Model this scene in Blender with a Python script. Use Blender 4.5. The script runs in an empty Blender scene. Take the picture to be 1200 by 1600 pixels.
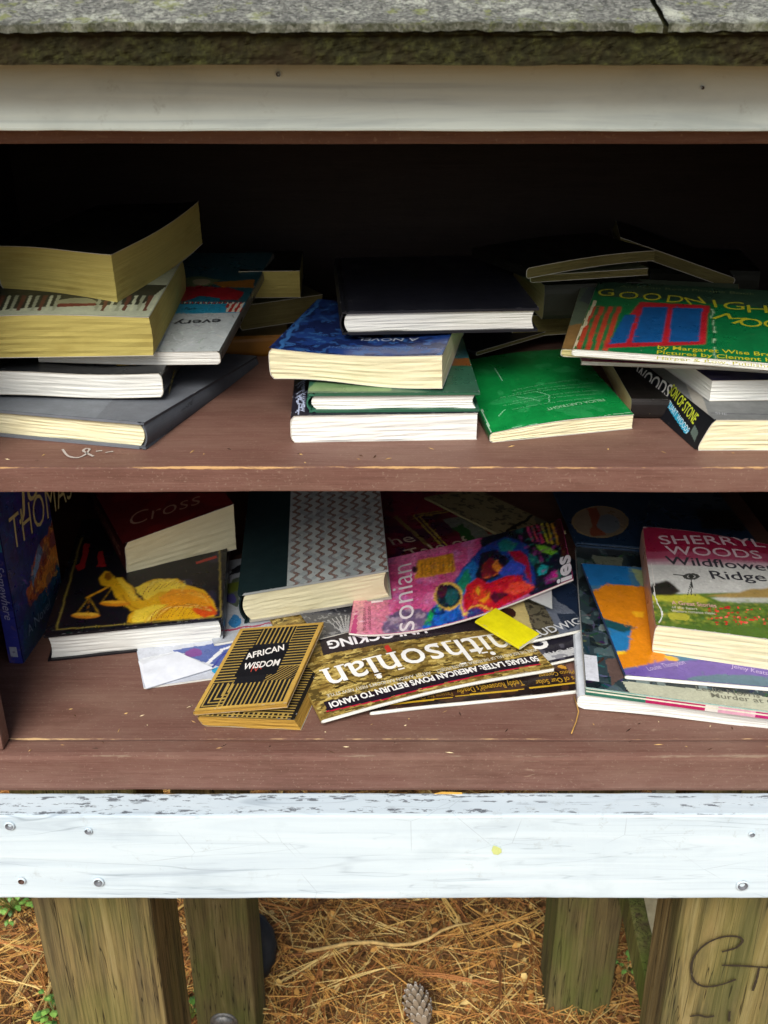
import bpy, bmesh, math, random
import numpy as np
from mathutils import Vector, Matrix, noise as mnoise
R = math.radians
random.seed(7); rng = np.random.default_rng(7)
SC = bpy.context.scene
COL = SC.collection

# ---------------------------------------------------------------- camera, sky, sun, exposure
PITCH = 26.0; FPX = 1600.0; CZ = 1.4
cam = bpy.data.cameras.new('camera'); cam.sensor_fit = 'HORIZONTAL'; cam.sensor_width = 36.0
cam.lens = FPX / 1200.0 * 36.0; cam.clip_start = 0.02; cam.clip_end = 500.0
camo = bpy.data.objects.new('camera', cam); COL.objects.link(camo)
camo.location = (0, 0, CZ); camo.rotation_euler = (R(90 - PITCH), 0, 0); SC.camera = camo
cam.dof.use_dof = True; cam.dof.focus_distance = 0.93; cam.dof.aperture_fstop = 20

SUN_EL = 46.0; SUN_AZ = 193.0            # the light comes over the viewer's shoulder
w = bpy.data.worlds.new('World'); SC.world = w; w.use_nodes = True
nt = w.node_tree; nt.nodes.clear()
sky = nt.nodes.new('ShaderNodeTexSky'); sky.sky_type = 'NISHITA'; sky.sun_disc = False
sky.sun_elevation = R(SUN_EL); sky.sun_rotation = R(SUN_AZ); sky.dust_density = 3.0; sky.air_density = 1.0
bg = nt.nodes.new('ShaderNodeBackground'); bg.inputs[1].default_value = 0.07
wo = nt.nodes.new('ShaderNodeOutputWorld')
nt.links.new(sky.outputs[0], bg.inputs[0]); nt.links.new(bg.outputs[0], wo.inputs[0])
sl = bpy.data.lights.new('sun', 'SUN'); sl.energy = 2.5; sl.angle = R(36); sl.color = (1.0, 0.985, 0.955)
so = bpy.data.objects.new('sun', sl); COL.objects.link(so)
az = R(SUN_AZ); el = R(SUN_EL)
sd = Vector((math.sin(az) * math.cos(el), math.cos(az) * math.cos(el), math.sin(el)))   # direction to the sun
so.rotation_euler = sd.to_track_quat('Z', 'Y').to_euler(); so.location = (0, -3, 5)
SC.view_settings.view_transform = 'Standard'; SC.view_settings.look = 'None'
SC.view_settings.gamma = 1.0; SC.view_settings.exposure = 0.66
SC.view_settings.use_curve_mapping = False
SC.cycles.max_bounces = 5; SC.cycles.diffuse_bounces = 3; SC.cycles.glossy_bounces = 2
SC.cycles.use_adaptive_sampling = True; SC.cycles.adaptive_threshold = 0.02

# ---------------------------------------------------------------- measuring helpers
_p = R(PITCH)
FW = Vector((0, math.cos(_p), -math.sin(_p))); UP = Vector((0, math.sin(_p), math.cos(_p))); RT = Vector((1, 0, 0))
CAM = Vector((0, 0, CZ))
def ray(px, py): return FW * FPX + RT * (px - 600) + UP * (800 - py)
def PZ(px, py, z):
    r = ray(px, py); return CAM + r * ((z - CZ) / r.z)
def PY(px, py, Y):
    r = ray(px, py); return CAM + r * (Y / r.y)
def lin(c):
    if isinstance(c, str):
        c = [int(c[i:i + 2], 16) / 255 for i in (0, 2, 4)]
    return tuple((v / 12.92 if v <= 0.04045 else ((v + 0.055) / 1.055) ** 2.4) for v in c)

def tag(o, label=None, cat=None, group=None, kind=None):
    if label: o['label'] = label
    if cat: o['category'] = cat
    if group: o['group'] = group
    if kind: o['kind'] = kind
    return o

# ---------------------------------------------------------------- materials
class NT:
    def __init__(s, name):
        s.m = bpy.data.materials.new(name); s.m.use_nodes = True; s.t = s.m.node_tree
        s.b = s.t.nodes['Principled BSDF']; s.out = s.t.nodes['Material Output']
    def n(s, typ, **kw):
        nd = s.t.nodes.new(typ)
        for k, v in kw.items():
            if k.startswith('i_'):
                key = k[2:]
                key = int(key) if key.isdigit() else key.replace('_', ' ')
                nd.inputs[key].default_value = v
            else: setattr(nd, k, v)
        return nd
    def l(s, a, b): s.t.links.new(a, b)
    def coord(s, kind='Object', scale=(1, 1, 1), loc=(0, 0, 0)):
        if kind == 'World': src = s.n('ShaderNodeNewGeometry').outputs['Position']
        elif kind in ('Object', 'Generated', 'UV'): src = s.n('ShaderNodeTexCoord').outputs[kind]
        else: src = s.n('ShaderNodeAttribute', attribute_name=kind).outputs['Vector']
        mp = s.n('ShaderNodeMapping'); mp.inputs['Scale'].default_value = scale; mp.inputs['Location'].default_value = loc
        s.l(src, mp.inputs[0]); return mp.outputs[0]
    def noise(s, vec, scale, detail=4, rough=.55, dist=0):
        nd = s.n('ShaderNodeTexNoise'); nd.inputs['Scale'].default_value = scale; nd.inputs['Detail'].default_value = detail
        nd.inputs['Roughness'].default_value = rough; nd.inputs['Distortion'].default_value = dist
        s.l(vec, nd.inputs['Vector']); return nd.outputs['Fac']
    def vor(s, vec, scale, feature='F1', out='Distance'):
        nd = s.n('ShaderNodeTexVoronoi', feature=feature); nd.inputs['Scale'].default_value = scale
        s.l(vec, nd.inputs['Vector']); return nd.outputs[out]
    def ramp(s, fac, stops, interp='LINEAR'):
        nd = s.n('ShaderNodeValToRGB'); cr = nd.color_ramp; cr.interpolation = interp
        while len(cr.elements) < len(stops): cr.elements.new(0.5)
        for e, (p, c) in zip(cr.elements, stops):
            e.position = p
            if not isinstance(c, (tuple, list, str)): c = (c, c, c)
            elif isinstance(c, str): c = lin(c)
            e.color = (*c[:3], 1)
        s.l(fac, nd.inputs[0]); return nd.outputs['Color']
    def mix(s, fac, a, b, mode='MIX'):
        nd = s.n('ShaderNodeMix', data_type='RGBA', blend_type=mode, clamp_result=False)
        for inp, v in ((nd.inputs['Factor'], fac), (nd.inputs['A'], a), (nd.inputs['B'], b)):
            if hasattr(v, 'links') or hasattr(v, 'is_linked'): s.l(v, inp)
            elif isinstance(v, (int, float)): inp.default_value = v
            elif isinstance(v, str): inp.default_value = (*lin(v), 1)
            else: inp.default_value = (*v[:3], 1)
        return nd.outputs['Result']
    def math(s, op, a, b=None, c=None):
        nd = s.n('ShaderNodeMath', operation=op)
        for i, v in enumerate((a, b, c)):
            if v is None: continue
            if isinstance(v, (int, float)): nd.inputs[i].default_value = v
            else: s.l(v, nd.inputs[i])
        return nd.outputs[0]
    def bump(s, h, strength=.3, dist=.001):
        nd = s.n('ShaderNodeBump'); nd.inputs['Strength'].default_value = strength; nd.inputs['Distance'].default_value = dist
        s.l(h, nd.inputs['Height']); s.l(nd.outputs[0], s.b.inputs['Normal'])
    def col(s, c):
        if isinstance(c, (tuple, str)): s.b.inputs['Base Color'].default_value = (*(lin(c) if isinstance(c, str) else c), 1)
        else: s.l(c, s.b.inputs['Base Color'])
    def rough(s, v, spec=.5):
        s.b.inputs['Specular IOR Level'].default_value = spec
        if isinstance(v, (int, float)): s.b.inputs['Roughness'].default_value = v
        else: s.l(v, s.b.inputs['Roughness'])

def paper_mat(name, c, c2, strength=.5, blot=None, gaps=.4):
    m = NT(name)
    v = m.coord('lp', (8, 8, 1700)); a = m.noise(v, 1.0, 3, .7)
    v2 = m.coord('lp', (2, 2, 330)); b = m.noise(v2, 1.0, 2, .6)
    f = m.math('ADD', m.math('MULTIPLY', a, .8), m.math('MULTIPLY', b, .2))
    fac = m.ramp(f, [(.36, 1.0), (.62, 0.0)])
    base = m.mix(m.math('MULTIPLY', fac, strength), c, c2)
    gp = m.noise(m.coord('lp', (9, 9, 2300), (3, 1, 0)), 1.0, 2, .8); gm = m.noise(m.coord('lp', (30, 30, 160), (7, 2, 4)), 1.0, 3, .6)
    base = m.mix(m.math('MULTIPLY', m.math('MULTIPLY', m.ramp(gp, [(.58, 0.), (.66, 1.)]), m.ramp(gm, [(.46, 0.), (.60, 1.)])), gaps), base, tuple(v * .35 for v in c2))
    bl = m.noise(m.coord('lp', (22, 22, 40)), 1.0, 4, .6)
    base = m.mix(m.math('MULTIPLY', m.ramp(bl, [(.5, 0.), (.75, 1.)]), .5), base, blot or c2)
    m.col(base); m.rough(.85, .2); m.bump(f, .35, .0006)
    return m.m
PAPER = {
    'white': paper_mat('white_pages', lin('e6e6de'), lin('cfcec6'), .25, gaps=.12),
    'cream': paper_mat('cream_pages', lin('e6dfba'), lin('c8bd92'), .4, gaps=.25),
    'yellow': paper_mat('yellowed_pages', lin('c6b768'), lin('94864a'), .5, lin('9c8a44')),
    'old': paper_mat('aged_pages', lin('ded39c'), lin('a49757'), .7, lin('c0a862')),
    'dim': paper_mat('shaded_pages', lin('7d7448'), lin('554d2c'), .6),  # gloom between and behind the stacks put into the page colour
    'gold': paper_mat('gilt_pages', lin('bd9440'), lin('6f5524'), .7, lin('9b7530')),
}
def print_mat(name, rough, wear=.3, spec=.5, weave=False):
    m = NT(name)
    at = m.n('ShaderNodeAttribute', attribute_name='Col').outputs['Color']
    v = m.coord('lp', (1, 1, 1))
    n1 = m.noise(v, 210, 5, .75); n2 = m.noise(v, 28, 3, .6)
    sc = m.ramp(n1, [(.64, 0.0), (.72, 1.0)]); blot = m.ramp(n2, [(.5, 0.0), (.68, 1.0)])
    k = m.math('MULTIPLY', m.math('MULTIPLY', sc, blot), wear)
    c = m.mix(k, at, lin('c9c6ba'))
    d = m.ramp(m.noise(v, 55, 4, .6), [(.3, .86), (.7, 1.06)])
    c = m.mix(1.0, c, d, 'MULTIPLY')
    m.col(c)
    rr = m.ramp(m.noise(v, 40, 4, .6), [(.3, rough - .07), (.75, min(1, rough + .16))])
    m.rough(rr, spec)
    m.bump(m.noise(v, 900 if weave else 60, 3, .6), .25 if weave else .12, .0008)
    return m.m
GLOSS = print_mat('glossy_printed_card', .30, .5)
SATIN = print_mat('satin_printed_card', .45, .6, .35)
MATTE = print_mat('cloth_binding', .75, .25, .2, True)

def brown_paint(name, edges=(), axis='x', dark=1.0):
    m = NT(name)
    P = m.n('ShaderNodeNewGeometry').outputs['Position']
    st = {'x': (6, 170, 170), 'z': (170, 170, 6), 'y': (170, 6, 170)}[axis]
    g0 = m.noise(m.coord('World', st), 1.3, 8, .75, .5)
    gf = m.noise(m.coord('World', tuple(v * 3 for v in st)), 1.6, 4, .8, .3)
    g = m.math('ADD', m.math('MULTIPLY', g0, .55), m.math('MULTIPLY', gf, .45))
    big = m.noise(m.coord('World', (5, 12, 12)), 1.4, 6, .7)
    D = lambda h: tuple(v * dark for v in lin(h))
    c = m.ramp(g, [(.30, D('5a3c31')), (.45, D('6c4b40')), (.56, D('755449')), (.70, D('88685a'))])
    c = m.mix(m.ramp(big, [(.42, 0.), (.7, .55)]), c, D('84695a'))
    st2 = m.noise(m.coord('World', (9, 22, 22), (4, 4, 4)), 1.2, 6, .75)
    c = m.mix(m.ramp(st2, [(.52, 0.), (.68, .4)]), c, D('563a2e'))
    sp2 = m.noise(m.coord('World', (420, 420, 420)), 1.0, 2, .6)
    c = m.mix(m.ramp(sp2, [(.62, 0.), (.72, .35)]), c, D('a08a78'))
    # fine pale scratches and flecks
    sc = m.noise(m.coord('World', (35, 260, 260)), 1.0, 3, .8, .5)
    fk = m.math('MULTIPLY', m.ramp(sc, [(.64, 0.), (.70, 1.)]), m.ramp(m.noise(m.coord('World', (7, 9, 9), (3, 1, 2)), 1.4, 3, .6), [(.5, 0.), (.62, 1.)]))
    c = m.mix(m.math('MULTIPLY', fk, .3), c, D('b8a088'))
    sx = m.n('ShaderNodeSeparateXYZ'); m.l(P, sx.inputs[0])
    n3 = m.noise(m.coord('World', (14, 80, 80)), 1.0, 5, .75)
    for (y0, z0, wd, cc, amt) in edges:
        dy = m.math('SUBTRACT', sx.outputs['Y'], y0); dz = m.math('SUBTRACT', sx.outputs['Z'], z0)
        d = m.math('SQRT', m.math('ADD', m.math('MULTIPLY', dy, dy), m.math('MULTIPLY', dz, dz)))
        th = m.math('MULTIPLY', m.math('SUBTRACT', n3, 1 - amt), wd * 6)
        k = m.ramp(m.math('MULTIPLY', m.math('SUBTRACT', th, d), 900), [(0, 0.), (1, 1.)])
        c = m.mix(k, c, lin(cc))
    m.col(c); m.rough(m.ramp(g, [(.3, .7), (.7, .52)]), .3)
    m.bump(m.math('ADD', g, m.math('MULTIPLY', sc, .4)), .4, .0010)
    return m.m

def white_paint(name, chips=False, dim=1.0, marks=1.0, tint=(1, 1, 1)):
    m = NT(name)
    g = m.noise(m.coord('World', (2.2, 38, 38)), 1.3, 5, .6, 1.2)
    g2 = m.noise(m.coord('World', (1.1, 11, 11), (2, 0, 1)), 1.2, 3, .5, 1.6)
    c = m.ramp(g, [(.25, lin('b4bbc0')), (.42, lin('d3d9da')), (.7, lin('e2e6e4'))])
    line = m.ramp(m.math('ABSOLUTE', m.math('SUBTRACT', m.math('FRACT', m.math('MULTIPLY', g2, 9)), .5)), [(0, .55), (.05, 0.)])
    c = m.mix(m.math('MULTIPLY', line, m.ramp(g, [(.4, .9 * marks), (.6, .1)])), c, lin('7f8a92'))
    blot = m.noise(m.coord('World', (9, 16, 16), (1, 4, 2)), 1.0, 5, .6)
    c = m.mix(m.ramp(blot, [(.55, 0.), (.72, .38)]), c, lin('a9b2b6'))
    cr = m.vor(m.coord('World', (14, 22, 22), (.3, .2, .8)), 1.0, 'DISTANCE_TO_EDGE')
    crk = m.math('MULTIPLY', m.ramp(cr, [(0, 1.), (.006, 0.)]), m.ramp(m.noise(m.coord('World', (9, 9, 9)), 1, 2), [(.55, 0.), (.62, .35 * marks)]))
    c = m.mix(crk, c, lin('6d7478'))
    if chips:
        geo = m.n('ShaderNodeNewGeometry'); sx = m.n('ShaderNodeSeparateXYZ'); m.l(geo.outputs['True Normal'], sx.inputs[0])
        top = m.ramp(sx.outputs['Z'], [(.5, 0.), (.8, 1.)])
        n = m.noise(m.coord('World', (75, 260, 160)), 1.0, 4, .7)
        band = m.noise(m.coord('World', (3, 190, 190), (0, .0, 0)), 1.0, 2, .5)
        k = m.math('MULTIPLY', m.math('MULTIPLY', m.ramp(n, [(.53, 0.), (.58, 1.)]), m.ramp(band, [(.5, 0.), (.58, 1.)])), top)
        c = m.mix(m.math('MULTIPLY', top, .30), c, lin('a4adb2'))
        c = m.mix(m.math('MULTIPLY', k, .85), c, lin('4b4d52'))
        sp = m.n('ShaderNodeSeparateXYZ'); m.l(geo.outputs['Position'], sp.inputs[0])
        e = m.math('SUBTRACT', .7115, m.math('MULTIPLY', m.noise(m.coord('World', (25, 25, 25)), 1, 5, .8), .008))
        k2 = m.math('MULTIPLY', m.ramp(m.math('MULTIPLY', m.math('SUBTRACT', sp.outputs['Y'], e), 2500), [(0, 0.), (1, 1.)]), top)
        c = m.mix(m.math('MULTIPLY', k2, m.ramp(m.noise(m.coord('World', (6, 3, 3)), 1, 3), [(.45, 0.), (.6, 1.)])), c, lin('cdb07e'))
    dr = m.noise(m.coord('World', (60, 60, 60), (7, 0, 0)), 1.0, 6, .75); dm = m.noise(m.coord('World', (6, 10, 10), (1, 1, 8)), 1.0, 4, .6)
    c = m.mix(m.math('MULTIPLY', m.ramp(dr, [(.58, 0.), (.70, .5)]), m.ramp(dm, [(.45, 0.), (.65, 1.)])), c, lin('8f8c80'))
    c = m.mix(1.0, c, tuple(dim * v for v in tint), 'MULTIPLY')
    m.col(c); m.rough(.5, .4)
    m.bump(m.math('ADD', g, m.math('MULTIPLY', g2, .6)), .3, .0015)
    return m.m

def weathered(name, tint, moss=.5, off=0.0):
    m = NT(name)
    v = m.coord('World', (26, 26, 1.6), (off, off * .7, 0))
    g = m.noise(v, 2.2, 6, .65, .8)
    fine = m.noise(m.coord('World', (150, 150, 4), (off, 0, 0)), 2.0, 4, .7)
    c = m.ramp(g, [(.22, lin('3a3122')), (.40, lin('665a3e')), (.55, lin(tint)), (.78, lin('a39468'))])
    c = m.mix(m.ramp(fine, [(.30, .75), (.52, 0.)]), c, lin('372c1c'))
    ms = m.noise(m.coord('World', (13, 13, 5), (off, 2, 0)), 1.0, 4, .6)
    c = m.mix(m.math('MULTIPLY', m.ramp(ms, [(.42, 0.), (.62, 1.)]), moss), c, lin('5c6a2c'))
    # dark checks running with the grain
    ck = m.noise(m.coord('World', (60, 60, 2.2), (off + 3, 1, 0)), 1.5, 3, .5, .3)
    c = m.mix(m.ramp(m.math('ABSOLUTE', m.math('SUBTRACT', ck, .5)), [(0, .9), (.012, 0.)]), c, lin('17130d'))
    m.col(c); m.rough(.9, .15); m.bump(m.math('ADD', g, fine), .6, .002)
    return m.m

def simple(name, c, rough=.6, spec=.4, scale=60, var=.25, bump=.2, metal=0):
    m = NT(name); c = lin(c) if isinstance(c, str) else c
    n = m.noise(m.coord('World'), scale, 5, .65)
    m.col(m.mix(m.ramp(n, [(.3, 0.), (.7, 1.)]), tuple(v * (1 - var) for v in c), tuple(min(1, v * (1 + var)) for v in c)))
    m.rough(rough, spec); m.b.inputs['Metallic'].default_value = metal; m.bump(n, bump, .001)
    return m.m

# ---------------------------------------------------------------- mesh helpers
class Geo:
    def __init__(s): s.v = []; s.f = []; s.c = []; s.mi = []; s.lp = []
    def add(s, verts, faces, col=(.5, .5, .5), mi=0, lp=None):
        o = len(s.v); s.v += [tuple(p) for p in verts]; s.lp += [tuple(p) for p in (lp if lp is not None else verts)]
        s.f += [tuple(i + o for i in f) for f in faces]
        if isinstance(col, list): s.c += col
        else: s.c += [col] * len(faces)
        s.mi += [mi] * len(faces)
    def build(s, name, mats, parent=None, smooth=False, loc=None):
        me = bpy.data.meshes.new(name); me.from_pydata(s.v, [], s.f)
        me.polygons.foreach_set('material_index', s.mi)
        if smooth: me.polygons.foreach_set('use_smooth', [True] * len(s.f))
        ls = np.zeros(len(s.f), dtype=np.int32); me.polygons.foreach_get('loop_total', ls)
        ca = me.color_attributes.new('Col', 'FLOAT_COLOR', 'CORNER')
        cc = np.repeat(np.array([(*c, 1) for c in s.c], dtype=np.float32).reshape(-1, 4), ls, axis=0)
        ca.data.foreach_set('color', cc.ravel())
        la = me.attributes.new('lp', 'FLOAT_VECTOR', 'POINT')
        la.data.foreach_set('vector', np.array(s.lp, dtype=np.float32).ravel())
        for m in (mats if isinstance(mats, (list, tuple)) else [mats]): me.materials.append(m)
        me.update()
        o = bpy.data.objects.new(name, me); COL.objects.link(o)
        if parent: o.parent = parent
        if loc: o.location = loc
        return o

def bm_obj(name, bm, mat, parent=None, smooth=False):
    me = bpy.data.meshes.new(name); bm.to_mesh(me); bm.free()
    if smooth: me.polygons.foreach_set('use_smooth', [True] * len(me.polygons))
    for m in (mat if isinstance(mat, (list, tuple)) else [mat]): me.materials.append(m)
    o = bpy.data.objects.new(name, me); COL.objects.link(o)
    if parent: o.parent = parent
    return o

def empty(name, loc=(0, 0, 0)):
    o = bpy.data.objects.new(name, None); o.empty_display_size = .05; COL.objects.link(o); o.location = loc
    return o

def board(name, x0, x1, y0, y1, z0, z1, mat, parent, bev=.002, seg=.02, wob=.0006, axis=0, seed=0):
    """a sawn board: bevelled box, cut up along its length, with slightly uneven edges"""
    bm = bmesh.new(); bmesh.ops.create_cube(bm, size=1)
    for v in bm.verts: v.co = Vector(((x0, x1)[v.co.x > 0], (y0, y1)[v.co.y > 0], (z0, z1)[v.co.z > 0]))
    bmesh.ops.bevel(bm, geom=bm.edges[:], offset=bev, segments=2, profile=.6, affect='EDGES')
    lo = (x0, y0, z0)[axis]; hi = (x1, y1, z1)[axis]; n = int((hi - lo) / seg)
    for i in range(1, n):
        co = Vector((0, 0, 0)); co[axis] = lo + (hi - lo) * i / n; no = Vector((0, 0, 0)); no[axis] = 1
        bmesh.ops.bisect_plane(bm, geom=bm.verts[:] + bm.edges[:] + bm.faces[:], plane_co=co, plane_no=no, dist=1e-6)
    for v in bm.verts:
        q = v.co * 9 + Vector((seed, seed * 2, 0)); q2 = v.co * 55 + Vector((seed, 0, 0))
        d = mnoise.noise_vector(q) * wob + mnoise.noise_vector(q2) * wob * .5
        d[axis] = 0; v.co += d
    return bm_obj(name, bm, mat, parent)

_tc = {}
def glyphs(s, shear=0.0, bold=0.0, space=1.0):
    key = (s, shear, bold, space)
    if key not in _tc:
        cu = bpy.data.curves.new('t', 'FONT'); cu.body = s; cu.shear = shear; cu.offset = bold; cu.resolution_u = 3
        cu.space_character = space; cu.size = 1
        o = bpy.data.objects.new('t', cu); COL.objects.link(o)
        dg = bpy.context.evaluated_depsgraph_get(); me = o.evaluated_get(dg).to_mesh()
        vs = [(v.co.x, v.co.y) for v in me.vertices]; fs = [tuple(p.vertices) for p in me.polygons]
        o.evaluated_get(dg).to_mesh_clear(); bpy.data.objects.remove(o); bpy.data.curves.remove(cu)
        xs = [a for a, b in vs] or [0, 1]; x0 = min(xs); wd = (max(xs) - x0) or 1
        _tc[key] = ([((a - x0) / wd, b) for a, b in vs], fs)     # width normalised to 1, height in em
    return _tc[key]

def vnoise(X, Y, s, seed=0):
    X = X * s + seed * 17.3; Y = Y * s + seed * 9.1
    xi = np.floor(X).astype(np.int64); yi = np.floor(Y).astype(np.int64); xf = X - xi; yf = Y - yi
    def h(a, b):
        q = (a * 374761393 + b * 668265263 + seed * 1442695) & 0x7fffffff
        q = ((q ^ (q >> 13)) * 1274126177) & 0x7fffffff
        return ((q ^ (q >> 16)) & 0xffff) / 65535.0
    u = xf * xf * (3 - 2 * xf); v = yf * yf * (3 - 2 * yf)
    return (h(xi, yi) * (1 - u) + h(xi + 1, yi) * u) * (1 - v) + (h(xi, yi + 1) * (1 - u) + h(xi + 1, yi + 1) * u) * v

# ---------------------------------------------------------------- books
class Face:
    """one outer face of a book: origin + u and v axes (book space), n = u x v points outward"""
    def __init__(s, bk, o, u, v): s.bk = bk; s.o = Vector(o); s.u = Vector(u); s.v = Vector(v); s.n = s.u.cross(s.v)
    def uv(s, px, py):
        r = s.bk.Ri @ ray(px, py); c = s.bk.Ri @ (CAM - s.bk.P0); k = s.bk.sk
        r = Vector((r.x - k * r.y, r.y, r.z)); c = Vector((c.x - k * c.y, c.y, c.z))
        t = (s.o - c).dot(s.n) / r.dot(s.n); q = c + r * t - s.o
        a = Vector((q.dot(s.u), q.dot(s.v))); a0 = a.copy()
        for _ in range(4):                      # follow the bend of the cover
            e = s.proj(a.x, a.y); ex = s.proj(a.x + 1e-4, a.y) - e; ey = s.proj(a.x, a.y + 1e-4) - e
            det = ex.x * ey.y - ex.y * ey.x
            if abs(det) < 1e-6: break
            dx, dy = px - e.x, py - e.y
            st = Vector(((dx * ey.y - dy * ey.x) / det, (ex.x * dy - ex.y * dx) / det)) * 1e-4
            if st.length > .05: st = st.normalized() * .05
            a += st
        if (a - a0).length > .06: a = a0
        return (a.x, a.y)
    def proj(s, u, v):
        bk = s.bk; p = bk.P0 + bk.M @ Vector(bk.D(bk._fz(s.pt(u, v)))) - CAM
        return Vector((600 + FPX * p.dot(RT) / p.dot(FW), 800 - FPX * p.dot(UP) / p.dot(FW)))
    def pt(s, u, v, h=0): return s.o + s.u * u + s.v * v + s.n * h

class Book:
    def __init__(s, n0, n1=None, z0=0, z1=None, L=.17, T=.02, W=None, ang=None, tilt=0, frame=None, skew=0, fl=None, fr=None):
        s.L = L; s.T = T
        if frame: s.P0, ex, ey, s.W = frame
        else:
            s.P0 = PZ(*n0, z0)
            if ang is None:
                P1 = PZ(*n1, z0 if z1 is None else z1); ex = (P1 - s.P0); s.W = W or ex.length
            else:
                s.W = W; ex = Vector((math.cos(R(ang)) * W, math.sin(R(ang)) * W, (z1 - z0) if z1 is not None else 0))
            ex.normalize()
            hy = Vector((-ex.y, ex.x, 0)).normalized()
            ey = hy * math.cos(R(tilt)) + Vector((0, 0, 1)) * math.sin(R(tilt))
            ey = (ey - ex * ey.dot(ex)).normalized()
        if fl or fr:                            # tilt and skew that bring a far top corner to where it is seen
            tx, ty = fl or fr; tl, sk = R(tilt), math.tan(R(skew)); P1 = ex * (0 if fl else s.W)
            def far(tl, sk):
                e = hy * math.cos(tl) + Vector((0, 0, 1)) * math.sin(tl); e = (e - ex * e.dot(ex)).normalized()
                p = s.P0 + P1 + e * L + ex * (L * sk) + ex.cross(e) * T - CAM
                return Vector((600 + FPX * p.dot(RT) / p.dot(FW), 800 - FPX * p.dot(UP) / p.dot(FW))), e
            for _ in range(12):
                q, _e = far(tl, sk); qa = far(tl + 1e-4, sk)[0] - q; qb = far(tl, sk + 1e-4)[0] - q
                det = qa.x * qb.y - qa.y * qb.x; dx, dy = tx - q.x, ty - q.y
                tl += max(-.2, min(.2, (dx * qb.y - dy * qb.x) / det * 1e-4)); sk += max(-.2, min(.2, (qa.x * dy - qa.y * dx) / det * 1e-4))
            ey = far(tl, sk)[1]; skew = math.degrees(math.atan(sk))
            print('fit %s W=%.3f L=%.3f tilt=%.1f skew=%.1f' % (n0, s.W, L, math.degrees(tl), skew))
        ez = ex.cross(ey).normalized()
        s.M = Matrix((ex, ey, ez)).transposed(); s.Ri = s.M.inverted(); s.sk = math.tan(R(skew))
        s.top = Face(s, (0, 0, T), (1, 0, 0), (0, 1, 0)); s.left = Face(s, (0, L, 0), (0, -1, 0), (0, 0, 1))
        s.near = Face(s, (0, 0, 0), (1, 0, 0), (0, 0, 1)); s.right = Face(s, (s.W, 0, 0), (0, 1, 0), (0, 0, 1))
        s.cov = Geo(); s.fn = lambda x, y, z: (x, y, z); s.lay = 0
    def zt(s): return s.T
    def D(s, p):
        x, y, z = p; x, y, z = s.fn(x, y, z); return (x + y * s.sk, y, z)
    # ---- body
    def build(s, name, label, cat='book', group=None, spine='left', kind='paper', pages='white', cover=(.5, .5, .5), back=None, spinec=None,
              fin=None, rnd=None, pin=None, hide_pages=False, edgec='cfcabb'):
        cov = lin(cover) if isinstance(cover, str) else cover
        back = lin(back) if isinstance(back, str) else (back or cov)
        spinec = lin(spinec) if isinstance(spinec, str) else (spinec or cov)
        W, L, T = s.W, s.L, s.T
        if spine in ('left', 'right'): A, B = W, L
        else: A, B = L, W
        def mp(a, b, z):
            if spine == 'left': return (a, b, z)
            if spine == 'right': return (W - a, b, z)
            if spine == 'near': return (b, a, z)
            return (b, L - a, z)
        hard = kind == 'hard'
        c = .0022 if hard else .00045; ins = (.003 if pin is None else pin) if hard else .0004
        rn = rnd if rnd is not None else (.004 if hard else .0025)
        s.fanside = spine
        def FN(a, z): return z * (1 + s.fan * a / A)
        s._mp = mp; s._FN = FN
        # pages: six gridded sides of a box
        g = Geo(); na, nb, nz = 14, 18, 14
        a0 = .003 if hard else c; a1 = A - ins; b0 = ins; b1 = B - ins; z0 = c; z1 = T - c
        def PP(i, j, k):
            a = a0 + (a1 - a0) * i / na; b = b0 + (b1 - b0) * j / nb; z = z0 + (z1 - z0) * k / nz
            q = (2 * k / nz - 1)
            if hard: a += (1 - i / na) * (rn * q * q) - (i / na) * rn * .7 * (1 - q * q)
            else: a += (1 - i / na) * rn * abs(q) ** 5
            l = mp(a, b, z)
            # slight unevenness of the leaves
            jit = (mnoise.noise(Vector((k * 3.1, A * 97 + i * .35, B * 31 + j * .2))) * .0009)
            l2 = (l[0], l[1], FN(a, z)); l2 = s.D(l2)
            return (l2[0] + (0 if b in (b0, b1) else jit * .6), l2[1] + jit, l2[2]), l
        def sheet(fnij, n, m, geo, colr):
            vs = []; lps = []
            for i in range(n + 1):
                for j in range(m + 1):
                    p, l = fnij(i, j); vs.append(p); lps.append(l)
            fs = [(i * (m + 1) + j, (i + 1) * (m + 1) + j, (i + 1) * (m + 1) + j + 1, i * (m + 1) + j + 1) for i in range(n) for j in range(m)]
            geo.add(vs, fs, colr, 0, lps)
        sheet(lambda i, j: PP(i, j, 0), na, nb, g, cov); sheet(lambda i, j: PP(i, j, nz), na, nb, g, cov)
        sheet(lambda i, j: PP(0, i, j), nb, nz, g, cov); sheet(lambda i, j: PP(na, i, j), nb, nz, g, cov)
        sheet(lambda i, j: PP(i, 0, j), na, nz, g, cov); sheet(lambda i, j: PP(i, nb, j), na, nz, g, cov)
        # cover
        G = s.cov
        path = []                                     # (outer a, outer z, inner a, inner z, colour)
        if not hard:
            n = 16
            for i in range(n + 1): a = A - (A - rn) * i / n; path.append((a, T, a, T - c, 0))
            for k in range(1, 8):
                q = 1 - 2 * k / 8; z = T * k / 8; z = T - z
                a = rn * abs(2 * z / T - 1) ** 5; path.append((a - .0002, z, a + c, z, 1))
            for i in range(n + 1): a = rn + (A - rn) * i / n; path.append((a, 0, a, c, 2))
            secs = [path]
        else:
            top = [(A - (A - .007) * i / 14, T, A - (A - .007) * i / 14, T - c, 0) for i in range(15)]
            bot = [(.007 + (A - .007) * i / 14, 0, .007 + (A - .007) * i / 14, c, 2) for i in range(15)]
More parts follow.
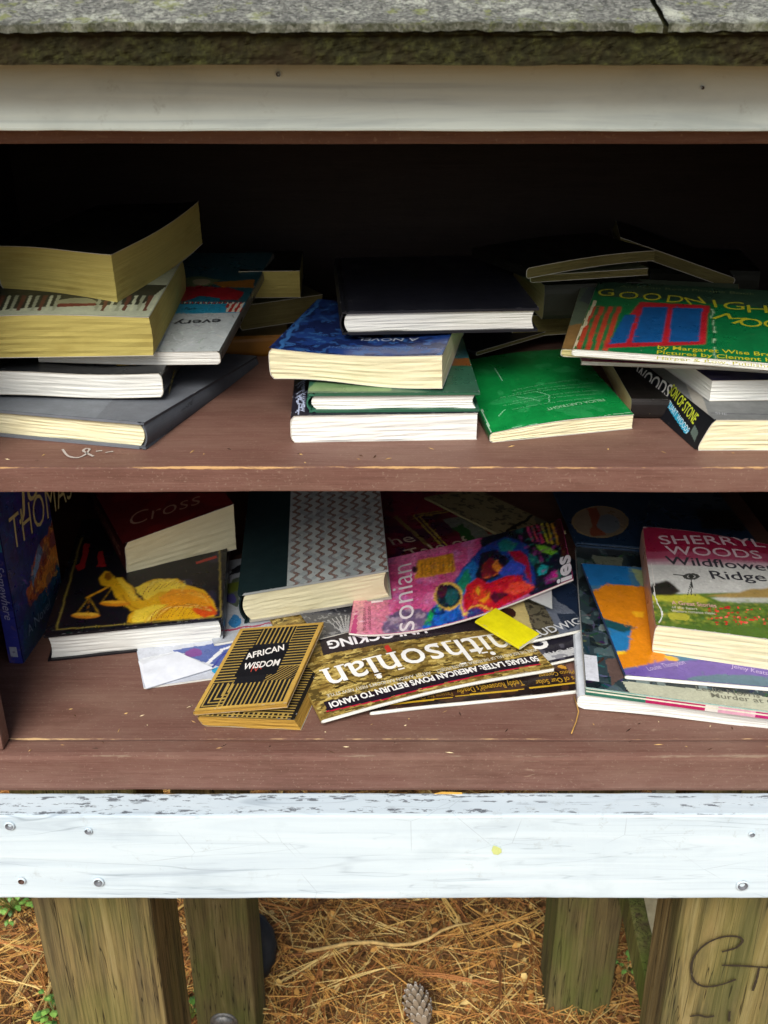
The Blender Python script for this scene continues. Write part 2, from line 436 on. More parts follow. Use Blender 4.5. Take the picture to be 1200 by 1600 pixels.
            sp = [(.007, T - .0003, .007, T - c, 0), (.0055, T - .0012, .0055, T - c, 1), (.0035, T - .0002, .0035, T - c, 1), (.001, T - .0004, .0015, T - c, 1)]
            for k in range(1, 10):
                q = 1 - 2 * k / 10; z = T / 2 + q * (T / 2 - .0006); a = rn * q * q - .001
                sp.append((a, z, a + .0012, T / 2 + q * (T / 2 - c), 1))
            sp += [(.001, .0004, .0015, c, 1), (.0035, .0002, .0035, c, 1), (.0055, .0012, .0055, c, 1), (.007, .0003, .007, c, 2)]
            secs = [top + sp[1:-1] + bot]
        for path in secs:
            nb2 = 18; vs = []; lps = []; K = len(path)
            for j in range(nb2 + 1):
                b = B * j / nb2
                for (ao, zo, ai, zi, _) in path:
                    for (a, z) in ((ao, zo), (ai, zi)):
                        l = mp(a, b, z); vs.append(s.D((l[0], l[1], FN(a, z)))); lps.append(l)
            fs = []; cs = []; cc = (cov, spinec, back)
            for j in range(nb2):
                for k in range(K - 1):
                    o = j * 2 * K + 2 * k; q = (j + 1) * 2 * K + 2 * k
                    fs += [(o, o + 2, q + 2, q), (o + 1, q + 1, q + 3, o + 3)]; kk = path[k][4] if path[k][4] == path[k + 1][4] else 1
                    cs += [cc[kk], tuple(min(1, v * .5 + .35) for v in cc[kk]) if not hard else cc[kk]]
            edge = lin(edgec) if not hard else None
            for k in range(K - 1):
                o = 2 * k; q = nb2 * 2 * K + 2 * k; ec = edge or cc[path[k][4]]
                fs += [(o, o + 1, o + 3, o + 2), (q, q + 2, q + 3, q + 1)]; cs += [ec, ec]
            for k in (0, K - 1):
                for j in range(nb2):
                    o = j * 2 * K + 2 * k; q = (j + 1) * 2 * K + 2 * k; fs.append((o, q, q + 1, o + 1)); cs.append(edge or cc[path[k][4]])
            G.add(vs, fs, cs, 0, lps)
        rs = random.Random(int(W * 1e5) + int(L * 1e5)); wear = tuple(min(1, v * .45 + .28) for v in cov)
        def nick(u, v, du, dv):
            k = rs.randint(5, 7); s.put(s.top, [(min(W - .0004, max(.0004, u + math.cos(q / k * 6.283) * du * rs.uniform(.6, 1.1))), min(L - .0004, max(.0004, v + math.sin(q / k * 6.283) * dv * rs.uniform(.6, 1.1)))) for q in range(k)], [tuple(range(k))], wear, h=.0003)
        for _ in range(int(W * 75)): nick(rs.uniform(0, W), .0005, rs.uniform(.0006, .0035), rs.uniform(.0003, .0008))
        for _ in range(int(L * 50)): nick(rs.choice((.0005, W - .0005)), rs.uniform(0, L), rs.uniform(.0003, .0007), rs.uniform(.0006, .003))
        for cu, cv in ((0, 0), (W, 0)): nick(cu, cv, rs.uniform(.0008, .0022), rs.uniform(.0008, .002))
        root = empty(name); root.matrix_world = Matrix.Translation(s.P0) @ s.M.to_4x4()
        tag(root, label, cat, group)
        s.root = root
        if not hide_pages: g.build('pages', PAPER[pages] if isinstance(pages, str) else pages, root)
        s.cobj = G.build('cover', fin or SATIN, root)
        return root
    # ---- print
    def _fan(s, p, spine='left'):
        return p
    def put(s, face, verts2, faces, col, h=None, dup=True):
        s.lay += 1; h = (.00018 + s.lay * .00003) if h is None else h
        vs = []; lps = []
        for (u, v) in verts2:
            p = face.pt(u, v, 0); hh = h
            q = s.D(s._fz(p)); n = face.n
            vs.append((q[0] + n.x * hh, q[1] + n.y * hh, q[2] + n.z * hh)); lps.append(tuple(p))
        s.cov.add(vs, faces, col, 0, lps)
    fan = 0; fanside = 'left'
    def _fz(s, p):
        if not s.fan: return (p.x, p.y, p.z)
        a = {'left': p.x / s.W, 'right': 1 - p.x / s.W, 'near': p.y / s.L, 'far': 1 - p.y / s.L}[s.fanside]
        return (p.x, p.y, p.z * (1 + s.fan * a))
    def text(s, t, a, b, h=None, col='ffffff', face=None, px=True, shear=0, bold=0, space=1, arc=0):
        """a word from pixel a to pixel b of the photograph's baseline, laid on the face; h = height of an em in metres"""
        face = face or s.top
        A = Vector(face.uv(*a) if px else a); B = Vector(face.uv(*b) if px else b)
        vs, fs = glyphs(t, shear, bold, space); d = B - A; w = d.length; d = d / w; n = Vector((-d.y, d.x))
        h = h or w / max(1, len(t)) * 1.6
        s.put(face, [tuple(A + d * (x * w) + n * (y * h + arc * math.sin(math.pi * x))) for x, y in vs], fs, lin(col) if isinstance(col, str) else col, h=.0006)
    def paint(s, base, face=None, cell=.0011, m=.0006, region=None, mottle=.06):
        return Paint(s, face or s.top, base, cell, m, region, mottle)

class Paint:
    """the printed picture of a cover: one small quad per dot, coloured one by one"""
    def __init__(s, bk, face, base, cell, m, region, mottle):
        s.bk = bk; s.face = face
        U = {id(bk.top): (bk.W, bk.L), id(bk.left): (bk.L, bk.T), id(bk.near): (bk.W, bk.T), id(bk.right): (bk.L, bk.T)}[id(face)]
        u0, u1, v0, v1 = region or (m, U[0] - m, m, U[1] - m)
        s.nu = max(2, int((u1 - u0) / cell)); s.nv = max(2, int((v1 - v0) / cell))
        s.us = np.linspace(u0, u1, s.nu + 1); s.vs = np.linspace(v0, v1, s.nv + 1)
        s.X, s.Y = np.meshgrid((s.us[:-1] + s.us[1:]) / 2, (s.vs[:-1] + s.vs[1:]) / 2, indexing='ij')
        s.c = np.zeros(s.X.shape + (3,)) + np.array(lin(base) if isinstance(base, str) else base); s.mot = mottle; s.seed = 1
    def _pts(s, pts, px): return np.array([s.face.uv(*p) if px else p for p in pts])
    def _set(s, mask, col, a=1.0):
        c = np.array(lin(col) if isinstance(col, str) else col)
        a = (mask * a)[..., None] if not np.isscalar(a) else (mask.astype(float) * a)[..., None]
        s.c = s.c * (1 - a) + c * a
    def warp(s, amt, sc):
        s.seed += 1
        return s.X + (vnoise(s.X, s.Y, sc, s.seed) - .5) * amt, s.Y + (vnoise(s.X, s.Y, sc, s.seed + 50) - .5) * amt
    def inpoly(s, P, X, Y):
        ins = np.zeros(X.shape, bool); n = len(P)
        for i in range(n):
            x0, y0 = P[i]; x1, y1 = P[(i + 1) % n]
            cond = ((y0 > Y) != (y1 > Y)); xx = (x1 - x0) * (Y - y0) / ((y1 - y0) if y1 != y0 else 1e-9) + x0
            ins ^= cond & (X < xx)
        return ins
    def poly(s, pts, col, px=True, w=0, sc=80, a=1.0):
        P = s._pts(pts, px); X, Y = s.warp(w, sc) if w else (s.X, s.Y)
        s._set(s.inpoly(P, X, Y), col, a); return s
    def ell(s, c, r, col, px=True, w=0, sc=80, a=1.0, ring=None):
        """c centre; r = (rx, ry) half sizes in photograph pixels (px) or metres"""
        cc = s._pts([c], px)[0]
        if px:
            e = s._pts([(c[0] + r[0], c[1]), (c[0], c[1] - r[1])], True) - cc
        else: e = np.array([(r[0], 0), (0, r[1])])
        X, Y = s.warp(w, sc) if w else (s.X, s.Y)
        Mi = np.linalg.inv(e.T); dx = X - cc[0]; dy = Y - cc[1]
        q = np.hypot(Mi[0, 0] * dx + Mi[0, 1] * dy, Mi[1, 0] * dx + Mi[1, 1] * dy)
        s._set((q < 1) if ring is None else ((q < 1) & (q > 1 - ring)), col, a); return s
    def line(s, pts, wd, col, px=True, a=1.0, w=0, sc=80):
        P = s._pts(pts, px); m = np.zeros(s.X.shape, bool); X, Y = s.warp(w, sc) if w else (s.X, s.Y)
        for i in range(len(P) - 1):
            p, q = P[i], P[i + 1]; d = q - p; L2 = max(1e-12, d @ d)
            t = np.clip(((X - p[0]) * d[0] + (Y - p[1]) * d[1]) / L2, 0, 1)
            m |= np.hypot(X - p[0] - t * d[0], Y - p[1] - t * d[1]) < wd / 2
        s._set(m, col, a); return s
    def spots(s, col, sc, th, a=1.0, seed=3, region=None, st=(1, 1)):
        n = vnoise(s.X * st[0], s.Y * st[1], sc, seed) * .6 + vnoise(s.X * st[0], s.Y * st[1], sc * 2.3, seed + 1) * .4
        m = n > th
        if region is not None: m &= s.inpoly(s._pts(region, True), s.X, s.Y)
        s._set(m, col, a); return s
    def blur(s, k=1):
        for _ in range(k):
            q = np.pad(s.c, ((1, 1), (1, 1), (0, 0)), 'edge')
            s.c = (q[1:-1, 1:-1] * 2 + q[:-2, 1:-1] + q[2:, 1:-1] + q[1:-1, :-2] + q[1:-1, 2:]) / 6
        return s
    def brush(s, n, ln, wd, amt, seed=1, ang=None):
        rs = np.random.default_rng(seed); nu, nv = s.X.shape; du = s.us[1] - s.us[0]; dv = s.vs[1] - s.vs[0]
        for _ in range(n):
            i = rs.integers(nu); j = rs.integers(nv); a = rs.uniform(0, 3.14) if ang is None else ang + rs.normal(0, .35)
            rad = int(ln / min(du, dv)) + 2; i0, i1, j0, j1 = max(0, i - rad), min(nu, i + rad), max(0, j - rad), min(nv, j + rad)
            dx = s.X[i0:i1, j0:j1] - s.X[i, j]; dy = s.Y[i0:i1, j0:j1] - s.Y[i, j]; l = dx * math.cos(a) + dy * math.sin(a); t = -dx * math.sin(a) + dy * math.cos(a) + l * l * 20 * rs.uniform(-1, 1)
            m = (np.abs(l) < ln * rs.uniform(.3, 1)) & (np.abs(t) < wd * rs.uniform(.5, 1)); col = np.clip(s.c[i, j] * (1 + rs.normal(0, amt)) + rs.normal(0, amt * .08, 3), 0, 1)
            q = s.c[i0:i1, j0:j1]; q[m] = q[m] * .25 + col * .75
        return s
    def grad(s, c0, c1, axis='v', lo=0, hi=1):
        T = ((s.Y if axis == 'v' else s.X) - lo) / (hi - lo); T = np.clip(T, 0, 1)[..., None]
        s.c = np.array(lin(c0)) * (1 - T) + np.array(lin(c1)) * T; return s
    def done(s):
        f = 1 + (vnoise(s.X, s.Y, 700, 5) - .5) * 2.6 * s.mot + (vnoise(s.X, s.Y, 260, 5) - .5) * 1.6 * s.mot + (vnoise(s.X, s.Y, 60, 8) - .5) * s.mot
        c = np.clip(s.c * f[..., None], 0, 1).reshape(-1, 3)
        nv = s.nv + 1; verts = [(u, v) for u in s.us for v in s.vs]
        fs = [(i * nv + j, (i + 1) * nv + j, (i + 1) * nv + j + 1, i * nv + j + 1) for i in range(s.nu) for j in range(s.nv)]
        s.bk.put(s.face, verts, fs, [tuple(x) for x in c])
# ================================================================ THE SETTING
M_STRAWSOIL = NT('needle_litter_soil')
_m = M_STRAWSOIL
_n = _m.noise(_m.coord('World'), 24, 8, .75, 1.5); _n2 = _m.noise(_m.coord('World'), 2.2, 5, .6)
_c = _m.ramp(_n, [(.3, lin('2f2115')), (.5, lin('8a6840')), (.72, lin('c29c62'))])
_c = _m.mix(_m.ramp(_n2, [(.45, 0.), (.65, .6)]), _c, lin('59402f'))
_m.col(_c); _m.rough(.95, .1); _m.bump(_n, .8, .01)
def ground():
    n = 90; bm = bmesh.new(); S = 60.0
    def ax(t): return math.copysign(abs(t) ** 2.6, t)
    vs = [[bm.verts.new((ax(i / n * 2 - 1) * S, ax(j / n * 2 - 1) * S + 1.2, 0)) for j in range(n + 1)] for i in range(n + 1)]
    for i in range(n):
        for j in range(n): bm.faces.new((vs[i][j], vs[i + 1][j], vs[i + 1][j + 1], vs[i][j + 1]))
    for v in bm.verts: v.co.z = mnoise.noise(v.co * .8) * .02 - .006
    tag(bm_obj('ground', bm, _m.m, smooth=True), kind='structure')
ground()
def gz(x, y): return mnoise.noise(Vector((x, y, 0)) * .8) * .02 - .006

def straw():
    g = Geo(); cols = [lin(c) for c in ('cf9c52', 'c08a48', 'a06c38', 'dab466', '7c5230', 'e6c880', 'b07440', '5c3f22')]
    def needle(x, y, z, a, pitch, L, r, c, curve):
        pts = []
        for k in range(4):
            t = k / 3; aa = a + curve * (t - .5)
            pts.append(Vector((x + math.cos(aa) * L * (t - .5), y + math.sin(aa) * L * (t - .5), z + math.sin(pitch) * L * (t - .5) + .012 * math.sin(math.pi * t) * curve)))
        sd_ = Vector((-math.sin(a), math.cos(a), 0)) * r; up_ = Vector((0, 0, r * 1.3)); vs = []
        for k, p in enumerate(pts):
            q = (.5 if k in (0, 3) else 1); vs += [p + sd_ * q, p - sd_ * q, p + up_ * q]
        fs = []
        for k in range(3):
            for e in range(3): fs.append((3 * k + e, 3 * k + (e + 1) % 3, 3 * k + 3 + (e + 1) % 3, 3 * k + 3 + e))
        g.add(vs, fs, c)
    for i in range(21000):
        if i < 15000: x = random.uniform(-.95, .95); y = random.uniform(.85, 1.95)
        else: x = random.gauss(0, 2.0); y = random.gauss(1.2, 1.8)
        z = gz(x, y) + random.random() ** 2 * .022 + .002
        needle(x, y, z, random.uniform(0, 6.283), random.gauss(0, .13), random.uniform(.05, .15), random.uniform(.0005, .0009),
               random.choice(cols), random.uniform(-.7, .7))
    for i in range(900):                     # fascicles lying in loose bundles
        x = random.uniform(-.9, .9); y = random.uniform(.9, 1.9); z = gz(x, y) + random.uniform(.008, .03); a = random.uniform(0, 6.283); c = random.choice(cols); L = random.uniform(.08, .16)
        for k in range(random.choice((3, 3, 5))): needle(x + random.gauss(0, .002), y + random.gauss(0, .002), z, a + random.gauss(0, .10), random.gauss(0, .08), L, random.uniform(.0006, .001), c, random.uniform(-.3, .3))
    # broken leaf scraps
    for i in range(9000):
        x = random.uniform(-1, 1); y = random.uniform(.85, 2.0); z = gz(x, y) + random.uniform(.001, .016); r = random.uniform(.003, .008)
        a = random.uniform(0, 6.28); nx, ny = random.gauss(0, .5), random.gauss(0, .5)
        vs = [(x + math.cos(a + q) * r * k, y + math.sin(a + q) * r * k, z + (math.cos(a + q) * nx + math.sin(a + q) * ny) * r) for q, k in ((0, 1.3), (1.2, .6), (2.6, .9), (3.9, .7), (5.1, .8))]
        g.add(vs, [(0, 1, 2, 3, 4)], random.choice(cols))
    m = NT('pine_straw'); at = m.n('ShaderNodeAttribute', attribute_name='Col').outputs['Color']
    m.col(at); m.rough(.7, .25)
    tag(g.build('pine_straw', m.m), 'loose brown pine needles and leaf scraps covering the ground', 'pine needles', kind='stuff')
straw()

# ---------------------------------------------------------------- the cabinet on its posts
XL, XR = -.46, .50; FY = .734; SH = 1.081; SHB = 1.0595; FLZ = .816; BY = 1.27
cab = tag(empty('book_exchange_cabinet', (0, .9, 0)), 'wooden book cabinet with brown shelves, white boards and mossy shingled roof on timber posts', 'cabinet')
CO = Vector((0, .9, 0))
def shift(o): o.location = -CO; return o
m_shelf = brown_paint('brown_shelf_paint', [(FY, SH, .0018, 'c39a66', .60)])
m_shelfdark = brown_paint('brown_paint_inner_shade', dark=.12)  # same brown, much darker: shade of the interior put into the colour
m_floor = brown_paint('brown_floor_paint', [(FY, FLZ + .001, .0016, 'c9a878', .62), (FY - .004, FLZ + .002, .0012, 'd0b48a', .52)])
m_rail = brown_paint('brown_rail_paint', [(.7098, .8172, .0020, '8a7462', .6)])  # pale edge line: light caught by the rounded edge, painted on
m_white = white_paint('white_apron_paint', chips=True, tint=(.91, 1.0, 1.06))  # bluish cast of the light mixed into the white
m_fascia = white_paint('white_fascia_paint', dim=.93, marks=.15, tint=(.95, 1.0, .90))  # yellow-green cast of the light mixed into the white
m_wood = weathered('weathered_post_wood', '87744a', .3); m_woodb = weathered('mossy_post_wood', '7a6c46', .5, 3.3)

shift(board('shelf', XL + .02, XR - .02, FY, BY, SHB, SH, m_shelf, cab, .0014, .03, .0007, seed=1))
shift(board('cabinet_floor', XL + .02, XR - .02, FY, BY, FLZ - .019, FLZ, m_floor, cab, .001, .03, .0004, seed=2))
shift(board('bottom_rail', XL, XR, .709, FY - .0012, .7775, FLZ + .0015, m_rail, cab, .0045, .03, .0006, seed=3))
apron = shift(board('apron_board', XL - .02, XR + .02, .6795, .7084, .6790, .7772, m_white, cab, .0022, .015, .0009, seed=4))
shift(board('top_rail', XL, XR, FY, .753, 1.3198, 1.40, m_rail, cab, .0015, .03, .0005, seed=5))
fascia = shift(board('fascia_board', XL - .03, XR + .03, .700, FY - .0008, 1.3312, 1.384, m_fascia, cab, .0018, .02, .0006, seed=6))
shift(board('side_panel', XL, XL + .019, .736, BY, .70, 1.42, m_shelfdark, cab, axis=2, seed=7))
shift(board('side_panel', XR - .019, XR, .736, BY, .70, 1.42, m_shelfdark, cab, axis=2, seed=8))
shift(board('stile', XL, -.3335, .716, FY - .0015, .8180, 1.3196, m_rail, cab, axis=2, seed=9))
shift(board('stile', .430, XR, .716, FY - .0015, .8180, 1.3196, m_rail, cab, axis=2, seed=10))
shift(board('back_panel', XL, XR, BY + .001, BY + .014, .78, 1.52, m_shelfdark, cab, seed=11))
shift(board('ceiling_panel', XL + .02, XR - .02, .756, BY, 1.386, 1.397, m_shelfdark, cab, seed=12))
for i in range(6):      # floor joist ends and underside
    pass
shift(board('floor_beam', XL, XR, .80, .838, .70, .796, m_wood, cab, seed=13))

def post(x0, x1, y0, y1, z1, mat, seed):
    bm = bmesh.new(); bmesh.ops.create_cube(bm, size=1)
    for v in bm.verts: v.co = Vector(((x0, x1)[v.co.x > 0], (y0, y1)[v.co.y > 0], (-.05, z1)[v.co.z > 0]))
    bmesh.ops.bevel(bm, geom=bm.edges[:], offset=.005, segments=3, profile=.6, affect='EDGES')
    for i in range(1, 30):
        bmesh.ops.bisect_plane(bm, geom=bm.verts[:] + bm.edges[:] + bm.faces[:], plane_co=(0, 0, -.05 + (z1 + .05) * i / 30), plane_no=(0, 0, 1))
    for i in range(1, 12):
        bmesh.ops.bisect_plane(bm, geom=bm.verts[:] + bm.edges[:] + bm.faces[:], plane_co=(x0 + (x1 - x0) * i / 12, 0, 0), plane_no=(1, 0, 0))
    for v in bm.verts:
        v.co += mnoise.noise_vector(Vector((v.co.x * 60 + seed, v.co.y * 60, v.co.z * 3))) * .0022
    return shift(bm_obj('post', bm, mat, cab, smooth=False))
a = PY(50, 1410, .722); b = PY(236, 1410, .722)
p1 = post(a.x, b.x, .722, .815, .775, m_wood, 1)
a = PY(1066, 1412, .722)
p2 = post(a.x, a.x + .115, .722, .79, .775, m_wood, 5)
ya = 1.02; a = PY(286, 1412, ya); b = PY(386, 1412, ya)
p3 = post(a.x, b.x, ya, ya + .09, .80, m_woodb, 9)
yb = 1.085; a = PY(872, 1412, yb); b = PY(976, 1412, yb)
p4 = post(a.x, b.x, yb, yb + .08, .80, m_woodb, 14)
# brace running back between the right hand posts, and the pale stake behind it
def beam(name, A, B, w_, t_, mat, parent=cab):
    A = Vector(A); B = Vector(B); d = (B - A).normalized(); sx = Vector((1, 0, 0)); sx = (sx - d * sx.dot(d)).normalized(); sy = d.cross(sx)
    bm = bmesh.new(); rows = []
    for i in range(13):
        c = A.lerp(B, i / 12) + mnoise.noise_vector(Vector((i * .7, 0, A.x * 9))) * .001
        rows.append([bm.verts.new(c + sx * w_ * u + sy * t_ * v) for u, v in ((-.5, -.46), (-.46, -.5), (.46, -.5), (.5, -.46), (.5, .46), (.46, .5), (-.46, .5), (-.5, .46))])
    for i in range(12):
        for k in range(8): bm.faces.new((rows[i][k], rows[i][(k + 1) % 8], rows[i + 1][(k + 1) % 8], rows[i + 1][k]))
    bm.faces.new(rows[0]); bm.faces.new(rows[-1][::-1]); bmesh.ops.recalc_face_normals(bm, faces=bm.faces[:])
    return shift(bm_obj(name, bm, mat, parent))
A = PY(978, 1400, 1.0); B = PY(1012, 1560, 1.0)
beam('stretcher', (.302, .792, .400), (.317, 1.084, .400), .020, .05, weathered('green_brace_wood', '76783f', .85, 6.1))
A = PY(1013, 1400, 1.19)
beam('stake', (A.x, 1.19, .79), (A.x + .004, 1.20, -.02), .032, .018, simple('pale_stake_wood', 'a8a184', .8, .2, 60, .2, .5))
# carriage bolt on the left rear post
def bolt(parent, c, r, mat):
    bm = bmesh.new(); bmesh.ops.create_uvsphere(bm, u_segments=20, v_segments=10, radius=r)
    for v in bm.verts: v.co.z = max(v.co.z, 0) * .55
    bmesh.ops.create_cone(bm, segments=20, radius1=r * 1.25, radius2=r * 1.2, depth=.002, cap_ends=True)
    for v in bm.verts: v.co = Vector((v.co.x, -v.co.z, v.co.y)) + Vector(c)
    return shift(bm_obj('bolt', bm, mat, parent, smooth=True))
m_metal = simple('weathered_steel', '8b8a86', .45, .5, 300, .35, .3, .7)
bp = PY(350, 1598, ya - .001); bo = bolt(cab, bp, .0165, m_metal)

# screws in the boards (sub-parts)
def screw(parent, px, py, Y, r, rust=False):
    c = PY(px, py, Y); bm = bmesh.new(); rings = [(r, 0), (r, .0012), (r * .8, .0016), (r * .55, .0008), (r * .4, -.0006), (0.0001, -.0008)]
    rr = []
    for (q, h) in rings: rr.append([bm.verts.new((c.x + math.cos(k * math.pi / 8) * q, Y - h, c.z + math.sin(k * math.pi / 8) * q)) for k in range(16)])
    for i in range(len(rr) - 1):
        for k in range(16):
            f = bm.faces.new((rr[i][k], rr[i][(k + 1) % 16], rr[i + 1][(k + 1) % 16], rr[i + 1][k])); f.material_index = 1 if i >= 2 else 0
    o = bm_obj('screw', bm, [m_white, m_rust if rust else m_dark], smooth=True); o.parent = parent; return o
m_dark = simple('screw_recess', '6a6d72', .6); m_rust = simple('rusty_recess', '4e362b', .7)
for (x, y, r, ru) in ((15, 1290, .0045, 0), (34, 1376, .0036, 1), (138, 1298, .0036, 0), (154, 1378, .0050, 0), (1175, 1303, .0028, 0), (1160, 1383, .0058, 0)):
    screw(apron, x, y, .6790, r, ru)
screw(fascia, 435, 116, .6995, .0018); screw(fascia, 1097, 137, .6995, .0013, True)

# painted knots, drips and splinters as thin raised flakes
def flake(name, pts, Y, col, parent, th=.0006):
    g = Geo(); P = [PY(x, y, Y) for x, y in pts]; n = len(P)
    g.add([p + Vector((0, 0, 0)) for p in P] + [p + Vector((0, -th, 0)) for p in P], [tuple(range(n, 2 * n))] + [(i, (i + 1) % n, n + (i + 1) % n, n + i) for i in range(n)], lin(col))
    return shift(g.build(name, SATIN, parent)) if parent is cab else g.build(name, SATIN, parent)
flake('yellow_splash', [(768, 1328), (771, 1321), (777, 1323), (783, 1326), (784, 1331), (778, 1335), (771, 1334)], .6788, 'd3dc8e', apron)
flake('bare_wood_chip', [(674, 1241), (690, 1237), (722, 1238), (723, 1243), (700, 1247), (688, 1250), (683, 1255), (679, 1252)], .7075, 'd9a84c', cab)

# roof: deck edge thick with moss, lichen-covered shingles above it
def roof():
    sl_ = math.tan(R(17)); y0 = .662
    m = NT('mossy_roof_edge'); v = m.coord('World'); n = m.noise(v, 160, 6, .8); n2 = m.noise(v, 14, 4, .6)
    c = m.ramp(n, [(.3, lin('1a190f')), (.5, lin('2b2a18')), (.68, lin('434423')), (.82, lin('6a6a3e'))])
    c = m.mix(m.ramp(n2, [(.48, 0.), (.62, .8)]), c, lin('2c2216'))
    m.col(c); m.rough(.95, .1); m.bump(n, .6, .003)
    bm = bmesh.new(); nx, nz = 420, 16; x0, x1 = XL - .06, XR + .06
    zb = 1.3722; zt = 1.3925
    grid = []
    for i in range(nx + 1):
        row = []
        for k in range(nz + 1):
            x = x0 + (x1 - x0) * i / nx; z = zb + (zt - zb) * k / nz
            q = Vector((x * 90, z * 120, 0)); q2 = Vector((x * 330, z * 330, 4))
            d = (mnoise.noise(q) * .0016 + mnoise.noise(q2) * .0014) * (1 if 0 < k < nz else .5)
            row.append(bm.verts.new((x, y0 - .0015 - d - (.002 if k > nz - 4 else 0), z + mnoise.noise(q * .3) * .0012)))
        for (yy, zz) in ((1.40, zb + .012 + (1.40 - y0) * sl_),):
            pass
        grid.append(row)
    for i in range(nx):
        for k in range(nz): bm.faces.new((grid[i][k], grid[i + 1][k], grid[i + 1][k + 1], grid[i][k + 1]))
    # solid deck behind the mossy edge
    def P(x, y, z): return bm.verts.new((x, y, z))
    A0, A1 = P(x0, y0, zb), P(x1, y0, zb); B0, B1 = P(x0, 1.40, zb + (1.40 - y0) * sl_), P(x1, 1.40, zb + (1.40 - y0) * sl_)
    C0, C1 = P(x0, y0, zt - .001), P(x1, y0, zt - .001); D0, D1 = P(x0, 1.40, zt - .001 + (1.40 - y0) * sl_), P(x1, 1.40, zt - .001 + (1.40 - y0) * sl_)
    for f in ((A0, B0, B1, A1), (C0, C1, D1, D0), (A0, C0, D0, B0), (A1, B1, D1, C1), (B0, D0, D1, B1)): bm.faces.new(f)
    dk = shift(bm_obj('roof_deck', bm, m.m, cab))
    # shingles
    m = NT('lichen_shingle'); v = m.coord('World', (1, 1, 1)); vv = m.coord('World', (1, .8, .8))
    g = m.noise(v, 900, 4, .8); g2 = m.vor(v, 560, out='Color')
    gs = m.n('ShaderNodeSeparateColor'); m.l(g2, gs.inputs[0])
    c = m.ramp(m.math('ADD', m.math('MULTIPLY', g, .6), m.math('MULTIPLY', gs.outputs[0], .4)), [(.25, lin('4c4c48')), (.45, lin('74746c')), (.6, lin('8c8c82')), (.8, lin('bcbcae'))])
    lc = m.noise(vv, 30, 9, .85, .1); c = m.mix(m.ramp(lc, [(.54, 0.), (.60, .85)]), c, m.ramp(g, [(.3, lin('b0b39c')), (.7, lin('dfe0cf'))]))
    l2 = m.noise(m.coord('World', (1, 1, 1), (5, 1, 2)), 60, 5, .7); c = m.mix(m.ramp(l2, [(.57, 0.), (.63, .7)]), c, lin('8d9355'))
    sp = m.n('ShaderNodeSeparateXYZ'); m.l(m.n('ShaderNodeNewGeometry').outputs['Position'], sp.inputs[0])
    e = m.math('SUBTRACT', sp.outputs['Y'], m.math('MULTIPLY', m.noise(v, 90, 4, .7), .016))
    c = m.mix(m.ramp(m.math('MULTIPLY', m.math('SUBTRACT', .6535, e), 120), [(0, 0.), (1, .85)]), c, lin('3c4020'))
    m.col(c); m.rough(.95, .15); m.bump(g, .8, .003)
    rows = [(.656, .80), (.79, .94), (.93, 1.08), (1.07, 1.24), (1.22, 1.42)]
    for ri, (ya_, yb_) in enumerate(rows):
        jx = PY(1040 + (0 if ri == 0 else 150 * ri), 20, .66).x; cuts = [x0 - .005] + [jx + k * .70 for k in range(-3, 3) if x0 < jx + k * .70 < x1] + [x1 + .005]
        for ci in range(len(cuts) - 1):
            bm = bmesh.new(); xa, xb = cuts[ci] + .0016, cuts[ci + 1] - .0016
            fine = ri == 0; nx = max(4, int((xb - xa) / (.0022 if fine else .02))); ny = 24 if fine else 6; g0 = []
            for i in range(nx + 1):
                row = []
                for j in range(ny + 3):
                    x = xa + (xb - xa) * i / nx; t = max(0, j - 1) / (ny + 1); t = t ** (1.6 if fine else 1); y = ya_ + (yb_ - ya_) * t
                    z = zt + (y - y0) * sl_ + .0035 + (ri * .0015)
                    if j == 0: z -= .0042
                    q = Vector((x * 140, y * 140, ri)); q2 = Vector((x * 30, y * 30, ri))
                    z += mnoise.noise(q) * .0011 + mnoise.noise(q2) * .0012; y += mnoise.noise(q + Vector((9, 9, 9))) * .0012
                    row.append(bm.verts.new((x, y, z)))
                g0.append(row)
            for i in range(nx):
                for j in range(ny + 2): bm.faces.new((g0[i][j], g0[i + 1][j], g0[i + 1][j + 1], g0[i][j + 1]))
            shift(bm_obj('shingle', bm, m.m, cab))
roof()

# chalk scrawl on the shelf and the marker scrawl on the right post
def stroke(pts, plane, wd, col, name, parent, h=.0003):
    """plane: ('z', value) or ('y', value)"""
    P = [PZ(x, y, plane[1]) if plane[0] == 'z' else PY(x, y, plane[1]) for x, y in pts]
    nrm = Vector((0, 0, 1)) if plane[0] == 'z' else Vector((0, -1, 0))
    sm = []
    for i in range(len(P) - 1):
        a_, b_ = P[i], P[i + 1]; p_ = P[i - 1] if i else a_; n_ = P[i + 2] if i + 2 < len(P) else b_
        for k in range(5):
            t = k / 5; sm.append(.5 * ((2 * a_) + (b_ - p_) * t + (2 * p_ - 5 * a_ + 4 * b_ - n_) * t * t + (3 * a_ - p_ - 3 * b_ + n_) * t ** 3))
    sm.append(P[-1]); g = Geo(); vs = []
    for i, p in enumerate(sm):
        d = (sm[min(i + 1, len(sm) - 1)] - sm[max(i - 1, 0)]).normalized(); s_ = d.cross(nrm) * wd / 2 * (.7 + .5 * random.random())
        vs += [p + s_ + nrm * h, p - s_ + nrm * h]
    g.add(vs, [(2 * i, 2 * i + 1, 2 * i + 3, 2 * i + 2) for i in range(len(sm) - 1)], lin(col))
    o = g.build(name, MATTE, parent)
    if parent is cab: shift(o)
    return o
for pts in ([(98, 703), (106, 713), (120, 716), (132, 712), (140, 703), (134, 702), (131, 706), (146, 714)], [(150, 706), (160, 705)], [(165, 708), (177, 706)]):
    stroke(pts, ('z', SH), .0020, 'b5aba2', 'chalk_mark', cab, .0006)
